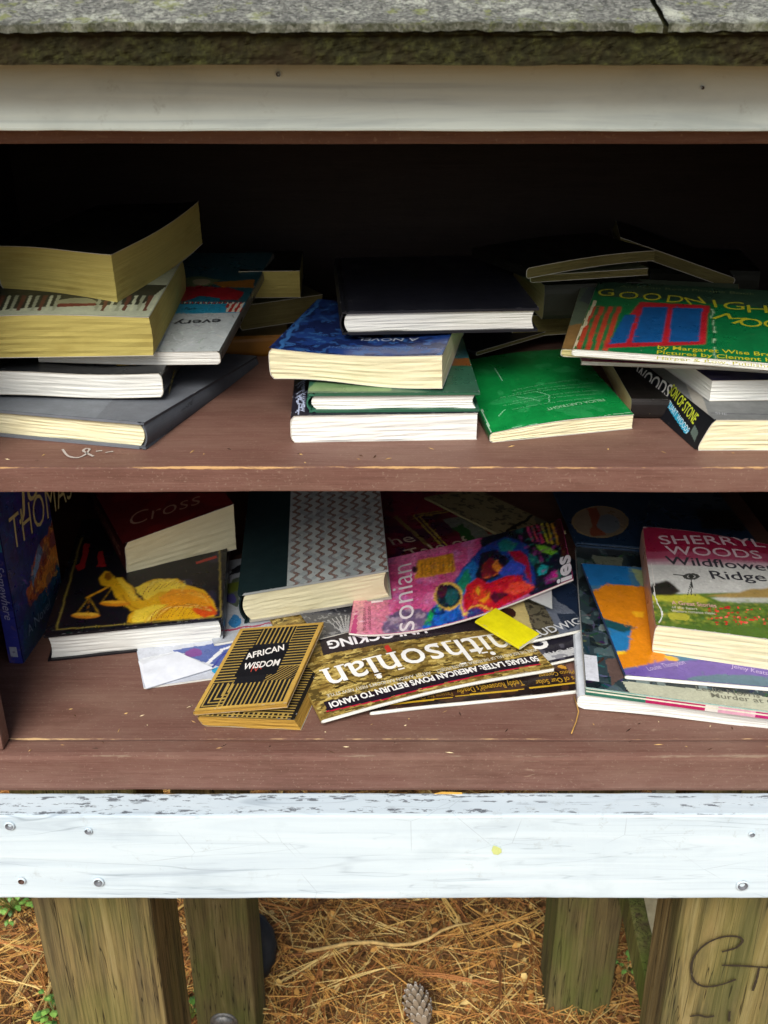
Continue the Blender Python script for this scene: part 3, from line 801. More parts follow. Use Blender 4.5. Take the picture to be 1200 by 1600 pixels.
for pts in ([(1151, 1480), (1158, 1474), (1160, 1468), (1150, 1463), (1128, 1464), (1104, 1474), (1086, 1492), (1080, 1512), (1084, 1532), (1100, 1541), (1124, 1539), (1150, 1530)],
            [(1128, 1487), (1140, 1484), (1152, 1480)], [(1128, 1508), (1160, 1509), (1190, 1511), (1220, 1513)], [(1186, 1512), (1182, 1530), (1176, 1548)],
            [(1078, 1588), (1092, 1586), (1104, 1589), (1116, 1587)], [(1140, 1580), (1139, 1596)]):
    stroke(pts, ('y', .7185), 0.0026, '3a3226', 'marker_scrawl', cab, .0002)
# grit, splinters and nail heads on the brown boards
g = Geo()
for i in range(90):
    if i < 45: x = random.uniform(-.32, .42); y = random.uniform(.742, .80); z = FLZ
    elif i < 65: x = random.uniform(-.32, .42); y = random.uniform(.713, .73); z = FLZ + .0015
    else: x = random.uniform(-.32, .42); y = random.uniform(.74, .79); z = SH
    L_ = random.uniform(.0008, .0045); r = random.uniform(.0003, .0009); a = random.gauss(0, .8); d = Vector((math.cos(a), math.sin(a), 0)) * L_; n_ = Vector((-d.y, d.x, 0)).normalized() * r
    p = Vector((x, y, z + .0003)); g.add([p - d, p + n_, p + d, p - n_, p + Vector((0, 0, r))], [(0, 1, 4), (1, 2, 4), (2, 3, 4), (3, 0, 4)], lin(random.choice(['c9a468', 'a88458', '5a4030', 'd8c49a', '3d2c22'])))
tag(g.build('grit', MATTE), 'scattered splinters and crumbs on the brown shelf boards', 'grit', kind='stuff')

# ---------------------------------------------------------------- things on the ground
def wheel():
    m = simple('black_rubber', '1c1c1c', .6, .4, 90, .3, .3); C_ = Vector((PY(378, 1484, 1.2).x, 1.17, .050))
    ax_ = Vector((.35, -.55, .78)).normalized(); u = ax_.cross(Vector((0, 0, 1))).normalized(); v = ax_.cross(u)
    bm = bmesh.new(); prof = [(.030, -.018), (.034, -.021), (.048, -.020), (.056, -.018), (.061, -.010), (.063, 0), (.061, .010), (.056, .018), (.048, .020), (.034, .021), (.030, .018)]
    rings = []
    for k in range(64):
        a = k / 64 * 2 * math.pi; rings.append([bm.verts.new(u * math.cos(a) * (r + (.0012 if (k % 4 < 2 and r > .058) else 0)) + v * math.sin(a) * (r + (.0012 if (k % 4 < 2 and r > .058) else 0)) + ax_ * h) for r, h in prof])
    for k in range(64):
        for j in range(len(prof)): bm.faces.new((rings[k][j], rings[(k + 1) % 64][j], rings[(k + 1) % 64][(j + 1) % len(prof)], rings[k][(j + 1) % len(prof)]))
    root = tag(empty('wheel', C_), 'black rubber wheel lying in the pine straw behind the left rear post', 'wheel')
    bm_obj('tyre', bm, m, root, smooth=True)
    bm = bmesh.new(); rings = []
    for k in range(32):
        a = k / 32 * 2 * math.pi; rings.append([bm.verts.new(u * math.cos(a) * r + v * math.sin(a) * r + ax_ * h) for r, h in ((.0305, .018), (.026, .010), (.012, .012), (.010, .024), (.004, .024), (.004, -.024), (.010, -.024), (.012, -.012), (.026, -.010), (.0305, -.018))])
    for k in range(32):
        for j in range(9): bm.faces.new((rings[k][j], rings[(k + 1) % 32][j], rings[(k + 1) % 32][j + 1], rings[k][j + 1]))
    bm_obj('rim', bm, simple('grey_plastic_rim', '55585a', .5), root, smooth=True)
wheel()

def tube(name, pts, rad, mat, parent=None):
    bm = bmesh.new(); rows = []; n = len(pts)
    for i, p in enumerate(pts):
        p = Vector(p); d = (Vector(pts[min(i + 1, n - 1)]) - Vector(pts[max(i - 1, 0)])).normalized()
        s1 = d.cross(Vector((0, 0, 1))); s1 = s1.normalized() if s1.length > .01 else Vector((1, 0, 0)); s2 = s1.cross(d); r = rad[i] if isinstance(rad, list) else rad
        rows.append([bm.verts.new(p + s1 * math.cos(a) * r + s2 * math.sin(a) * r) for a in [k * math.pi / 4 for k in range(8)]])
    for i in range(n - 1):
        for k in range(8): bm.faces.new((rows[i][k], rows[i][(k + 1) % 8], rows[i + 1][(k + 1) % 8], rows[i + 1][k]))
    bm.faces.new(rows[0][::-1]); bm.faces.new(rows[-1]); return bm_obj(name, bm, mat, parent, smooth=True)
m_stick = simple('pale_stick', 'c9a86a', .8, .2, 90, .35, .6)
pts = [(478, 1487), (510, 1481), (545, 1474), (580, 1472), (615, 1477), (645, 1475), (668, 1468), (690, 1454), (712, 1446), (738, 1442)]
root = tag(empty('twig', PZ(478, 1487, .02)), 'long bent pale twig lying on the pine straw', 'twig')
P_ = [PZ(x, y, .040 + .006 * math.sin(i)) - root.location for i, (x, y) in enumerate(pts)]
tube('stem', P_, [.0025, .003, .0032, .003, .003, .0026, .0026, .0024, .002, .0014], m_stick, root)
def pine_cone():
    c = PZ(655, 1578, .03); root = tag(empty('pine_cone', c), 'small grey pine cone with pale scale tips lying on the ground', 'pine cone')
    g = Geo(); ax_ = Vector((-.25, .9, .2)).normalized(); u = ax_.cross(Vector((0, 0, 1))).normalized(); v = ax_.cross(u)
    for k in range(70):
        t = k / 70; a = k * 2.39996; r = .023 * math.sin(math.pi * (t * .8 + .14)) ** .8; h = (t - .5) * .06
        d = u * math.cos(a) + v * math.sin(a); b = ax_ * h + d * r * .25; tip = ax_ * (h + .010) + d * r; s_ = d.cross(ax_) * .0045
        up_ = ax_ * .0022; g.add([b - s_ * .4, b + s_ * .4, tip * .85 + b * .15 + s_, tip * .85 + b * .15 - s_, tip + up_, b + up_], [(0, 1, 2, 3), (2, 3, 4)], lin('8a7a66'))
        g.add([tip * .85 + b * .15 + s_ * .9, tip * .85 + b * .15 - s_ * .9, tip + up_ * 1.6 - s_ * .3, tip + up_ * 1.6 + s_ * .3, tip * .9 + b * .1 + up_ * 2.4], [(0, 1, 4), (1, 2, 4), (2, 3, 4), (3, 0, 4)], lin('c6bfb4'))
    g.build('scales', MATTE, root)
pine_cone()
def weed(px, py, n, size, label, seed, col='5e8a38'):
    random.seed(seed); c = PZ(px, py, .005); root = tag(empty('weed', c), label, 'weed', 'small weeds round the posts'); g = Geo(); st = Geo(); cc = [lin(col), lin('78a044'), lin('47702e')]
    for i in range(n):
        a = random.uniform(0, 6.28); r = random.uniform(.2, 1) * size; b = Vector((math.cos(a) * r, math.sin(a) * r, random.uniform(.015, .06) * size / .05))
        d = Vector((math.cos(a + random.gauss(0, .5)), math.sin(a), random.uniform(-.2, .4))).normalized(); s_ = d.cross(Vector((0, 0, 1))).normalized(); L_ = random.uniform(.010, .020); wd = L_ * .36
        vs = [b, b + d * L_ * .35 + s_ * wd, b + d * L_ * .75 + s_ * wd * .8, b + d * L_ - Vector((0, 0, .003)), b + d * L_ * .75 - s_ * wd * .8, b + d * L_ * .35 - s_ * wd, b + d * L_ * .5 + Vector((0, 0, .002))]
        g.add(vs, [(0, 1, 6), (1, 2, 6), (2, 3, 6), (3, 4, 6), (4, 5, 6), (5, 0, 6)], random.choice(cc))
        s2 = Vector((.0006, 0, 0)); st.add([s2, -s2, b - s2, b + s2], [(0, 1, 2, 3)], lin('5c6b2e'))
    g.build('leaves', SATIN, root); st.build('stems', SATIN, root)
weed(22, 1425, 60, .055, 'leafy green weed beside the left front post just under the white board', 1)
weed(88, 1590, 26, .03, 'small green sprig at the foot of the left front post, at the bottom edge', 2)
weed(982, 1522, 12, .022, 'bright green sprig between the right hand posts', 3, '5f9a3c')
weed(300, 1592, 14, .03, 'thin green sprig between the two left posts', 4)

# ================================================================ BOOKS ON THE UPPER SHELF
def wave(a=.001, k=30, ph=0): return lambda x, y, z: (x, y, z + a * math.sin(k * x + ph))
# ---- left stack, bottom to top
b = Book((-100, 673), (230, 703), SH, L=.235, T=.023, fr=(403, 556))
p = b.paint('6c7076', cell=.0014, mottle=.05); p.poly([(148, 655), (182, 618), (240, 560), (330, 430), (-200, 430), (-200, 655)], '777c82'); p.done()
b.text('ARCHIVES', (300, 622), (258, 668), .008, '4e5258', b.right)
b.build('hardcover_book', 'wide grey cloth hardcover lying lowest in the left stack of the upper shelf', 'book', spine='right', kind='hard', cover='6c7076', spinec='575b61', pages='cream', fin=MATTE)
zt = SH + .023
b = Book((-60, 618), (256, 621), zt + .0005, L=.17, T=.021, ang=None); b.fn = wave(.0012, 38)
p = b.paint('2a2c2e'); p.poly([(182, 566), (214, 566), (213, 571), (181, 571)], 'd4b23a'); p.poly([(193, 562), (203, 562), (203, 571), (193, 571)], 'd4b23a'); p.done()
b.text('THE LONG WAY', (272, 575), (262, 612), .006, 'b9a53a', b.right)
b.build('paperback_book', 'black paperback with bright white page edges, second from the bottom of the upper left stack', 'book', spine='right', cover='26282a', pages='white', fin=GLOSS)
zt += .0225
b = Book((60, 567), (345, 570), zt, L=.27, T=.012, fr=(428, 395)); b.fn = wave(.0008, 30, 2)
p = b.paint('c3cac8', cell=.001)
p.poly([(200, 489), (376, 489), (386, 474), (210, 474)], '2f9ec0')
p.poly([(200, 474), (386, 474), (470, 330), (200, 330)], '2a5a62')
p.poly([(230, 472), (250, 455), (300, 446), (366, 452), (384, 458), (372, 470), (300, 470)], 'a6242c', w=.006)
p.poly([(240, 450), (280, 436), (310, 432), (345, 437), (330, 446), (290, 448)], '7f8a5a', w=.005)
p.poly([(330, 442), (400, 436), (395, 450), (350, 450)], 'b5762c', w=.004); p.poly([(290, 470), (310, 462), (345, 467), (340, 474), (290, 474)], '1d6f86', w=.003)
p.ell((315, 441), (14, 5), 'c9b98a', w=.003)
p.brush(500, .006, .001, .25, 21)
for i in range(6):
    for j in range(2):
        x = 352 + i * 4.4 + j * 4.4 * 0; y = 488 - j * 7
        cc = 'c0392f' if (i + j) % 2 else 'e8dfc8'
        p.poly([(x, y), (x + 4.4, y), (x + 7.5, y - 7), (x + 3.1, y - 7)], cc)
for i in range(30):
    x = 262 + i * 4.2; p.poly([(x, 475), (x + 2.1, 475), (x + 3, 472), (x + .9, 472)], 'c0392f' if i % 2 else 'e8dfc8')
p.done()
b.text('every kid', (346, 499), (226, 503), .017, '34383c', bold=.012)
b.text('Park', (288, 485), (306, 485), .009, '14323c')
b.build('picture_book', 'pale children’s book with a blue band and red checked corner in the upper left stack', 'book', spine='right', cover='b9c0be', pages='white', fin=GLOSS, spinec='6d6a60')
zt += .0135
b = Book((-40, 560), (240, 556), zt, L=.172, T=.034, fr=(286, 404)); b.fan = .06; b.fn = lambda x, y, z: (x + .004 * math.sin(z / .034 * 3.1) * .3, y, z + .0025 * math.sin(x * 24 + .5) * (z / .034))
p = b.paint('b9bfa2')
p.poly([(-60, 492), (222, 476), (262, 446), (-60, 452)], '3b3d30')
for i in range(26):
    x = -30 + i * 11; 
    if 90 < x < 140: continue
    p.poly([(x, 486), (x + 5, 486), (x + 15 + (i % 3), 462), (x + 10, 462)], ['c5caa8', '9fa588', '6b4434'][(i * 7) % 3])
p.ell((120, 472), (30, 6), '9a9b78', w=.004); p.poly([(90, 480), (150, 478), (150, 474), (90, 475)], '7a3b30', w=.002)
p.done()
b.build('paperback_book', 'fat yellowed paperback with a patterned pale cover, second from the top of the left stack', 'book', spine='left', cover='a9ad92', pages='yellow')
zt = b.P0.z + .037
b = Book((2, 455), (184, 472), zt + .001, L=.178, T=.040, fr=(312, 330))
b.fan = .04; b.fn = lambda x, y, z: (x, y, z + .010 * (max(0, y - .05) / .13) ** 2 * (x / .12) ** 2 + .0012 * math.sin(x * 40))
b.text('NIGHT FALL', (20, 370), (150, 366), .026, '2a2c1e')
b.build('paperback_book', 'fat yellowed paperback with a black curling cover on the very top of the left stack', 'book', spine='left', cover='15150f', pages='yellow', rnd=.004)

# ---- dim books behind the left stack
zb = SH
def filler(n0, n1, z, L, T, name='paperback_book', **k): 
    b = Book(n0, n1, z, L=L, T=T, skew=k.pop('skew', 0), tilt=k.pop('tilt', 0)); fn = k.pop('fn', None)
    if fn: b.fn = fn
    b.build(name, **k); return b
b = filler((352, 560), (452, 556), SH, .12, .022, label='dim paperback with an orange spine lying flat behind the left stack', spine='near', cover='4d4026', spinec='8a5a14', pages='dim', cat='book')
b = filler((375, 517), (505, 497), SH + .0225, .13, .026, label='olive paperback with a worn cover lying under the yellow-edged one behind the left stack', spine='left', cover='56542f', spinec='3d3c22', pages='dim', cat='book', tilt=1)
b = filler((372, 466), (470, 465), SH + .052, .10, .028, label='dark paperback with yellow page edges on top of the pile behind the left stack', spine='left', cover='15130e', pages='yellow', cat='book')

# ---- middle stack
b = Book((455, 692), (745, 687), SH, L=.21, T=.0235)
p = b.paint('24222e'); 
for i in range(16):
    p.line([(462 + random.uniform(0, 14), 648 - i * 3.2), (466 + random.uniform(0, 16), 640 - i * 3.2), (476, 643 - i * 3.2)], .0012, 'b9c3dd')
p.done()
b.build('paperback_book', 'thick paperback with clean white page edges lying lowest in the middle stack', 'book', spine='left', cover='2c2a3a', pages='white', fin=GLOSS, rnd=.003)
z2 = SH + .024
b = Book((481, 645), (749, 643), z2, L=.21, T=.0165)
p = b.paint('2f5a45'); p.poly([(478, 612), (610, 612), (620, 590), (500, 590)], '6a8a5c'); p.poly([(735, 520), (745, 520), (752, 570), (700, 570), (705, 520)], '2e5a60'); p.poly([(700, 560), (750, 560), (752, 572), (700, 572)], '7a4a24', w=.002); p.done()
b.build('hardcover_book', 'slim green hardcover with white pages, second from the bottom of the middle stack', 'book', spine='left', kind='hard', cover='2c5c45', spinec='2f6650', pages='white', fin=GLOSS)
z2 += .017
b = Book((421, 592), (690, 608), z2 + .0015, L=.18, T=.0265, fl=(496, 467)); b.fan = .10
b.fn = lambda x, y, z: (x + (.0265 - z) * .03, y, z - .0035 * math.sin(min(1, x / .15) * 3.1) * (z / .0265) + .0015 * math.sin(x * 45) * (1 - z / .0265))
p = b.paint('1c2b5c'); p.spots('24468c', 60, .55, .8)
p.line([(432, 548), (455, 520), (470, 500), (500, 470)], .004, '3f78b8', w=.006, a=.9); p.line([(430, 552), (470, 552)], .003, '4f86c0', w=.006)
p.poly([(560, 540), (690, 545), (690, 552), (560, 552)], '55618c', w=.004); p.spots('3a6cab', 140, .66, .7)
p.done()
b.text('A NOVEL', (655, 529), (560, 528), .014, 'b9c3cf', bold=.01); b.text('OF SHADOWS AND LIGHT', (668, 543), (512, 541), .009, '5f83bd')
b.build('paperback_book', 'dark blue paperback with a curled cover and cream pages, under the black hardcover', 'book', spine='left', cover='1d2c5a', pages='cream', fin=GLOSS, rnd=.003)
z2 += .031
b = Book((533, 524), (840, 518), z2, L=.212, T=.0205)
b.build('hardcover_book', 'plain black hardcover with white pages lying on top of the middle stack', 'book', spine='left', kind='hard', cover='191a22', spinec='15161c', pages='white', rnd=.003)
b = Book((744, 556), (852, 524), SH + .018, L=.12, T=.004, tilt=3)
b.build('paperback_book', 'black curled paperback wedged between the middle stack and the green paperback', 'book', spine='left', cover='1d1c24', pages='dim')

# ---- green paperback
b = Book((765, 692), (988, 670), SH, L=.188, T=.0085, skew=9); b.fan = .75
b.fn = lambda x, y, z: (x, y, z + .0016 * math.sin(x * 30) * (z / .0085))
p = b.paint('0f8a40', mottle=.08)
p.spots('35a35d', 45, .70, .45); 
for pts in ([(773, 575), (778, 588), (788, 600)], [(808, 620), (845, 628)], [(800, 668), (842, 662)], [(840, 612), (860, 618), (858, 628)], [(778, 650), (790, 640)]): p.line(pts, .0009, '8fd0a4', w=.003)
p.line([(752, 640), (767, 678)], .0016, 'a9cdb0', w=.002); p.line([(768, 679), (870, 664), (985, 644)], .0009, 'b4d9ba', w=.002)
p.done()
b.text('FELICIA CARTRIGHT', (942, 624), (852, 639), .008, '9fd8a8', bold=.01)
for i, (xr, xl, y) in enumerate(((928, 800, 634), (930, 786, 628), (932, 800, 622), (925, 780, 616), (930, 800, 610), (905, 800, 605))):
    b.text('collected stories from a small town by the water'[i:36 + i], (xr, y - 12), (xl, y + 6), .0045, '6cc487')
b.build('paperback_book', 'bright green scuffed paperback lying face down in front of the right-hand pile', 'book', spine='left', cover='0d7c3a', spinec='0a5a2a', pages='cream', fin=GLOSS)
b = Book((984, 655), (1095, 656), SH, L=.2, T=.018)
b.build('paperback_book', 'black paperback lying between the green paperback and the right-hand stack', 'book', spine='near', cover='1a1714', spinec='1c1715', pages='old')

# ---- right stack
b = Book((1087, 704), (1330, 704), SH, L=.172, T=.0265, skew=-9); b.fn = lambda x, y, z: (x + .011 * (z / .0265), y, z)
p = b.paint('6f7170'); p.poly([(1065, 583), (1085, 583), (1108, 650), (1090, 650)], '98948a'); p.line([(1112, 646), (1200, 648)], .002, '55565a'); p.done()
b.text('SHE', (1118, 648), (1136, 650), .008, 'a8aaac'); b.text('STUART WOODS', (942, 560), (1043, 622), .016, 'ebe9e2', b.left, bold=.012)
b.text('SON OF STONE', (1045, 613), (1084, 663), .012, 'c7d33c', b.left, bold=.015)
P2 = b.paint('15161c', b.left, cell=.0008); P2.poly([(1038, 628), (1046, 624), (1078, 674), (1071, 678)], '2aa3c6'); P2.poly([(1079, 676), (1086, 664), (1092, 676), (1086, 690)], '5b6a62'); P2.done()
b.text('STUART WOODS', (1041, 630), (1074, 678), .007, 'd7f2fa', b.left)
b.build('paperback_book', 'thick paperback with a black lettered spine and grey cover, lowest of the upper right stack', 'book', spine='left', cover='6f7170', spinec='15161c', pages='cream', rnd=.002)
z3 = SH + .027
b = Book((1108, 627), (1330, 624), z3, L=.17, T=.018, skew=-8)
b.build('paperback_book', 'paperback with clean white page edges and a navy cover, second in the right-hand stack', 'book', spine='right', cover='221e48', pages='white', rnd=.001)
z3 += .0185
b = Book((1028, 572), (1300, 590), z3, L=.20, T=.0022)
b.build('magazine', 'thin pale booklet edge poking out under the magenta magazine in the right-hand stack', 'magazine', spine='right', cover='b9b6ae', pages='white')
b = Book((908, 570), (1190, 581), z3 + .0026, L=.20, T=.0032)
b.text('SAY', (918, 563), (930, 563), .006, 'd9a8c0')
b.build('magazine', 'thin magenta magazine just under the open-looking picture book in the right-hand stack', 'magazine', spine='right', cover='a02468', pages='white', fin=GLOSS)
z3 += .0065
b = Book((876, 557), (1160, 575), z3, L=.19, T=.007, fl=(912, 432))
p = b.paint('5d6a55'); p.poly([(870, 557), (905, 557), (930, 500), (888, 510)], '8a6a3c', w=.003); p.poly([(905, 470), (925, 440), (945, 440), (930, 480)], '4d5552'); p.done()
b.build('picture_book', 'worn tan and grey picture book showing along the left side beneath the green one', 'book', spine='left', cover='7a6f4c', pages='old')
z3 += .0075
# green picture book (a plain stand-in panel with the lettering)
b = Book((893, 556), (1245, 590), z3 + .001, L=.19, T=.006, fl=(934, 440))
b.fn = lambda x, y, z: (x, y, z + .002 * math.sin(x * 14) + .004 * (x / .22) ** 2)
p = b.paint('10703c', mottle=.09)
p.poly([(935, 462), (1290, 490), (1290, 440), (930, 430)], '34503c', w=.003)
for i in range(4):
    x = 899 + i * 13.5; p.poly([(x, 550 + i * 1.2), (x + 7, 551 + i), (x + 24, 500), (x + 32, 480), (x + 26, 478), (x + 16, 498)], 'b8402a', w=.0006)
p.poly([(943, 544), (1000, 472), (1108, 478), (1102, 539)], 'b7232c', w=.001)
for q in ([(951, 538), (976, 492), (994, 492), (979, 536)], [(986, 536), (1005, 480), (1043, 480), (1035, 535)], [(1044, 535), (1052, 481), (1098, 482), (1092, 534)]): p.poly(q, '17548e')
p.line([(1112, 482), (1114, 520), (1118, 560)], .0016, 'a9c9a0', w=.003); p.line([(1110, 478), (1120, 566)], .0008, '0a4a28')
p.brush(500, .005, .0006, .08, 19); p.blur(1); p.line([(930, 470), (912, 510), (893, 548)], .003, 'cbbf9a', w=.002)
p.done()
for k, (ch, x0, y0, x1, y1) in enumerate((('G', 935, 463, 961, 463), ('O', 970, 468, 1001, 467), ('O', 1006, 470, 1035, 470), ('D', 1041, 473, 1068, 474), ('N', 1078, 477, 1106, 475), ('I', 1116, 481, 1124, 481), ('G', 1132, 484, 1166, 485), ('H', 1168, 489, 1204, 490), ('T', 1206, 493, 1236, 495))):
    b.text(ch, (x0, y0), (x1, y1), .030, 'c6c02e', shear=.1)
for ch, x0, y0, x1, y1 in (('M', 1112, 498, 1152, 508), ('O', 1158, 511, 1194, 512), ('O', 1198, 514, 1232, 514), ('N', 1236, 514, 1270, 516)):
    b.text(ch, (x0, y0), (x1, y1), .030, 'c6c02e', shear=.1)
b.text('by Margaret Wise Brown', (1027, 546), (1232, 560), .012, 'c6c02e', bold=.012); b.text('Pictures by Clement Hurd', (1026, 554), (1238, 569), .012, 'c6c02e', bold=.012)
b.text('Harper & Row, Publishers', (1026, 562), (1220, 577), .009, 'c6c02e'); b.text('An I Can Read Picture Book', (968, 450), (1180, 462), .010, '7a8a5a')
b.build('picture_book', 'green picture book with red-framed blue window and yellow title, topmost of its stack', 'book', spine='left', cover='126a3a', spinec='c9bd98', pages='white', fin=GLOSS)

# ---- dim books behind the right stack
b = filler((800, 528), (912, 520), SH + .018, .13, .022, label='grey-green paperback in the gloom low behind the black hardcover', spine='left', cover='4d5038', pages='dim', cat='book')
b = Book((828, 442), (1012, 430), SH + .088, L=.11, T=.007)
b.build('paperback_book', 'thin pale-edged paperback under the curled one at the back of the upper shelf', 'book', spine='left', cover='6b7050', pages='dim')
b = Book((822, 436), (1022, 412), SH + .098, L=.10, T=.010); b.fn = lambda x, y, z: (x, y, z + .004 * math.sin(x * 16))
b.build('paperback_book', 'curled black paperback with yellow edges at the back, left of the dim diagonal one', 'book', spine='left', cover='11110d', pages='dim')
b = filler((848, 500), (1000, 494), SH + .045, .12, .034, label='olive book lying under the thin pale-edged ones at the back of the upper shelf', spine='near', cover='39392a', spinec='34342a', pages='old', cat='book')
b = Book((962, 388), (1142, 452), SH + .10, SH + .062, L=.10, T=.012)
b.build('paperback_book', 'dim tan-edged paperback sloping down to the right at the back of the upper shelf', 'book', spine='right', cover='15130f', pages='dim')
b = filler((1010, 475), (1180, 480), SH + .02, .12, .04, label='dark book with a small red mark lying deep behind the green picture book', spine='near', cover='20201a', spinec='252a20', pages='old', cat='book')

# ================================================================ BOOKS ON THE LOWER SHELF
Z = FLZ
# ---- standing dark blue paperback at the left
A = PZ(37, 1037, Z); B_ = PZ(102, 941, Z); ex = (B_ - A).normalized(); ez = ex.cross(Vector((0, 0, 1))).normalized()
b = Book(None, frame=(A - ez * .015, ex, Vector((0, 0, 1)), .118), L=.236, T=.015)
p = b.paint('2a3a78', mottle=.1)
p.poly([(37, 1037), (98, 945), (98, 860), (37, 960)], '1f4a5a', w=.004, a=.8); p.poly([(22, 860), (98, 790), (98, 740), (20, 740)], '33307a', a=.8)
p.poly([(43, 925), (60, 850), (95, 800), (100, 860), (75, 910), (48, 945)], 'a85a34', w=.010, sc=120)
p.poly([(52, 930), (72, 880), (96, 820), (98, 850), (78, 905), (60, 928)], 'dc8c38', w=.010, sc=150, a=.85); p.spots('d8a050', 130, .66, .8, region=[(43, 945), (60, 850), (100, 790), (100, 870), (75, 930)])
p.poly([(48, 900), (62, 845), (66, 862), (52, 915)], '7f9fc4', w=.006); p.spots('3a2a5c', 60, .6, .5); p.brush(1300, .006, .0008, .35, 17)
p.done()
b.text('THOMAS', (19, 862), (112, 776), .050, 'cfc48a', bold=-.008); b.text('Jodi', (28, 803), (88, 744), .050, 'cfc48a', shear=.2)
b.text('A Novel', (44, 995), (78, 948), .016, '8fa0b4')
q = b.paint('23265e', Face(b, (0, 0, 0), (0, 0, 1), (0, 1, 0)) if False else b.left, cell=.0009)
q.c[:] = lin('2c3284'); U = q.X; q._set(U > .175, '3a40a0'); q._set((U > .095) & (U < .110), '3c8fb0'); q._set((U > .066) & (U < .095), '5a3f5c', .7); q._set((U > .216) & (U < .228) & (q.Y > .003) & (q.Y < .011), 'c6cbd2')
q.spots('6a5a8a', 150, .72, .6); q.done()
b.text('Somewhere', (.125, .0045), (.185, .0045), .012, 'b9bcd8', b.left, px=False, shear=.3); b.text('THOMAS', (.005, .003), (.065, .003), .014, 'cfc48a', b.left, px=False)
b.build('paperback_book', 'dark blue paperback standing upright with gilt lettering against the left end of the lower shelf', 'book', spine='left', cover='1c2650', spinec='20245c', pages='white', fin=GLOSS)

# ---- black hardcover with the golden figure
b = Book((75, 1034), (351, 1005), Z, L=.235, T=.031, fl=(128, 812))
p = b.paint('17151c', cell=.0010)
p.spots('37324c', 40, .6, .55, region=[(240, 920), (345, 860), (348, 960), (300, 975)])
p.line([(128, 840), (88, 984), (345, 964), (343, 850)], .0010, 'b9a348')
gold, dk, lt = 'e0aa1c', 'b5741a', 'f2cf3e'
p.poly([(155, 905), (163, 893), (172, 894), (180, 904), (190, 902), (205, 915), (218, 935), (228, 942), (220, 955), (203, 955), (192, 944), (180, 932), (172, 918), (160, 914)], gold, w=.002)
p.line([(175, 914), (160, 922), (140, 932), (136, 934)], .0032, 'd99a20')
p.line([(139, 934), (118, 962)], .0007, gold); p.line([(139, 934), (154, 958)], .0007, gold); p.line([(139, 934), (137, 958)], .0006, dk)
p.line([(176, 918), (158, 942)], .0006, gold); p.line([(176, 918), (200, 940)], .0006, gold)
p.ell((134, 962), (22, 4.5), 'd98a26'); p.ell((134, 960), (20, 2.5), 'f0b83a'); p.ell((180, 943), (24, 4.5), 'e08a1c'); p.ell((180, 941), (21, 2.2), 'f5b42e')
p.poly([(212, 918), (240, 906), (275, 904), (292, 914), (318, 922), (332, 938), (340, 955), (335, 964), (200, 974), (203, 960), (218, 945), (226, 938)], gold, w=.003)
p.poly([(212, 918), (240, 906), (272, 905), (290, 915), (270, 922), (246, 926), (230, 938), (220, 930)], lt, w=.004, sc=180)
p.poly([(250, 934), (268, 920), (300, 922), (325, 932), (338, 956), (300, 948), (270, 950), (254, 958)], 'e8961e', w=.002)
p.poly([(205, 972), (212, 955), (240, 945), (262, 945), (245, 958), (236, 972)], lt, w=.003); p.poly([(300, 952), (330, 945), (340, 960), (318, 966)], 'd8521e', w=.004)
p.poly([(182, 903), (190, 903), (203, 916), (214, 934), (208, 940), (196, 925)], 'f0c83a', w=.002); p.poly([(165, 895), (172, 895), (176, 903), (170, 908), (163, 903)], '8f5a14', w=.001); p.line([(192, 930), (204, 948), (216, 952)], .0014, 'a86a14', w=.002)
for i in range(14):
    a_ = i / 13; p.line([(224 + 60 * a_, 926 - 18 * math.sin(a_ * 3)), (232 + 56 * a_, 916 - 12 * math.sin(a_ * 3)), (238 + 50 * a_, 908)], .0006, ['a06a12', 'fbe27a'][i % 2], w=.002)
for i in range(7): p.line([(226 + i * 3, 972 - i * .5), (238 + i * 6, 958 - i * 2), (262 + i * 8, 949 - i), (300 + i * 4, 948), (332 - i, 956 - i)], .0007, ['c47a14', 'fbe27a', '9c5c10'][i % 3], w=.002)
for i in range(5): p.line([(262 + i * 12, 932 - i * 2), (284 + i * 9, 925 + i), (318 + i * 3, 932 + i * 3)], .0006, ['b8701a', 'f9d45a'][i % 2], w=.002)
p.blur(2); p.brush(2200, .003, .0004, .22, 15)
for i in range(9): p.line([(236 + i * 8, 970 - i * 1.2), (244 + i * 9, 954 - i * 1.5), (262 + i * 8, 944)], .0007, dk, w=.003)
for i in range(7): p.line([(222 + i * 9, 930 - i * 3), (232 + i * 9, 915 - i)], .0007, dk, w=.002)
p.poly([(118, 884), (122, 892), (132, 888), (142, 850), (132, 850), (126, 880)], '9c1f22', w=.002); p.poly([(152, 886), (166, 886), (162, 860), (154, 862)], '9c1f22', w=.003)
p.poly([(306, 878), (338, 868), (338, 872), (308, 882)], 'a8342c', w=.002)
p.done()
b.build('hardcover_book', 'black hardcover showing a golden figure holding scales, lying under the dark red paperback', 'book', spine='right', kind='hard', cover='16141a', spinec='141218', pages='white', fin=GLOSS, rnd=.003)
zc = Z + .0315
b = Book((195, 902), (370, 858), zc, zc + .003, L=.172, T=.042, tilt=5); b.fan = .42
b.fn = lambda x, y, z: (x - .004 * (1 - (2 * z / .05 - 1) ** 2) * max(0, 1 - x / .112) * -1, y, z)
p = b.paint('5c181a', mottle=.1); p.spots('7a1d1c', 30, .6, .5); p.poly([(150, 770), (380, 770), (380, 740), (150, 740)], '2c0a0e'); p.done()
b.text('Cross', (206, 822), (318, 786), .036, 'b08a72', shear=.35, bold=-.012)
b.text('THE CROSSING', (.03, .014), (.15, .014), .016, '9c6a5a', b.left, px=False)
b.build('paperback_book', 'fat dark red paperback tilted on top of the black hardcover with the golden figure', 'book', spine='left', cover='4a1214', spinec='3a1012', pages='cream', rnd=.006)

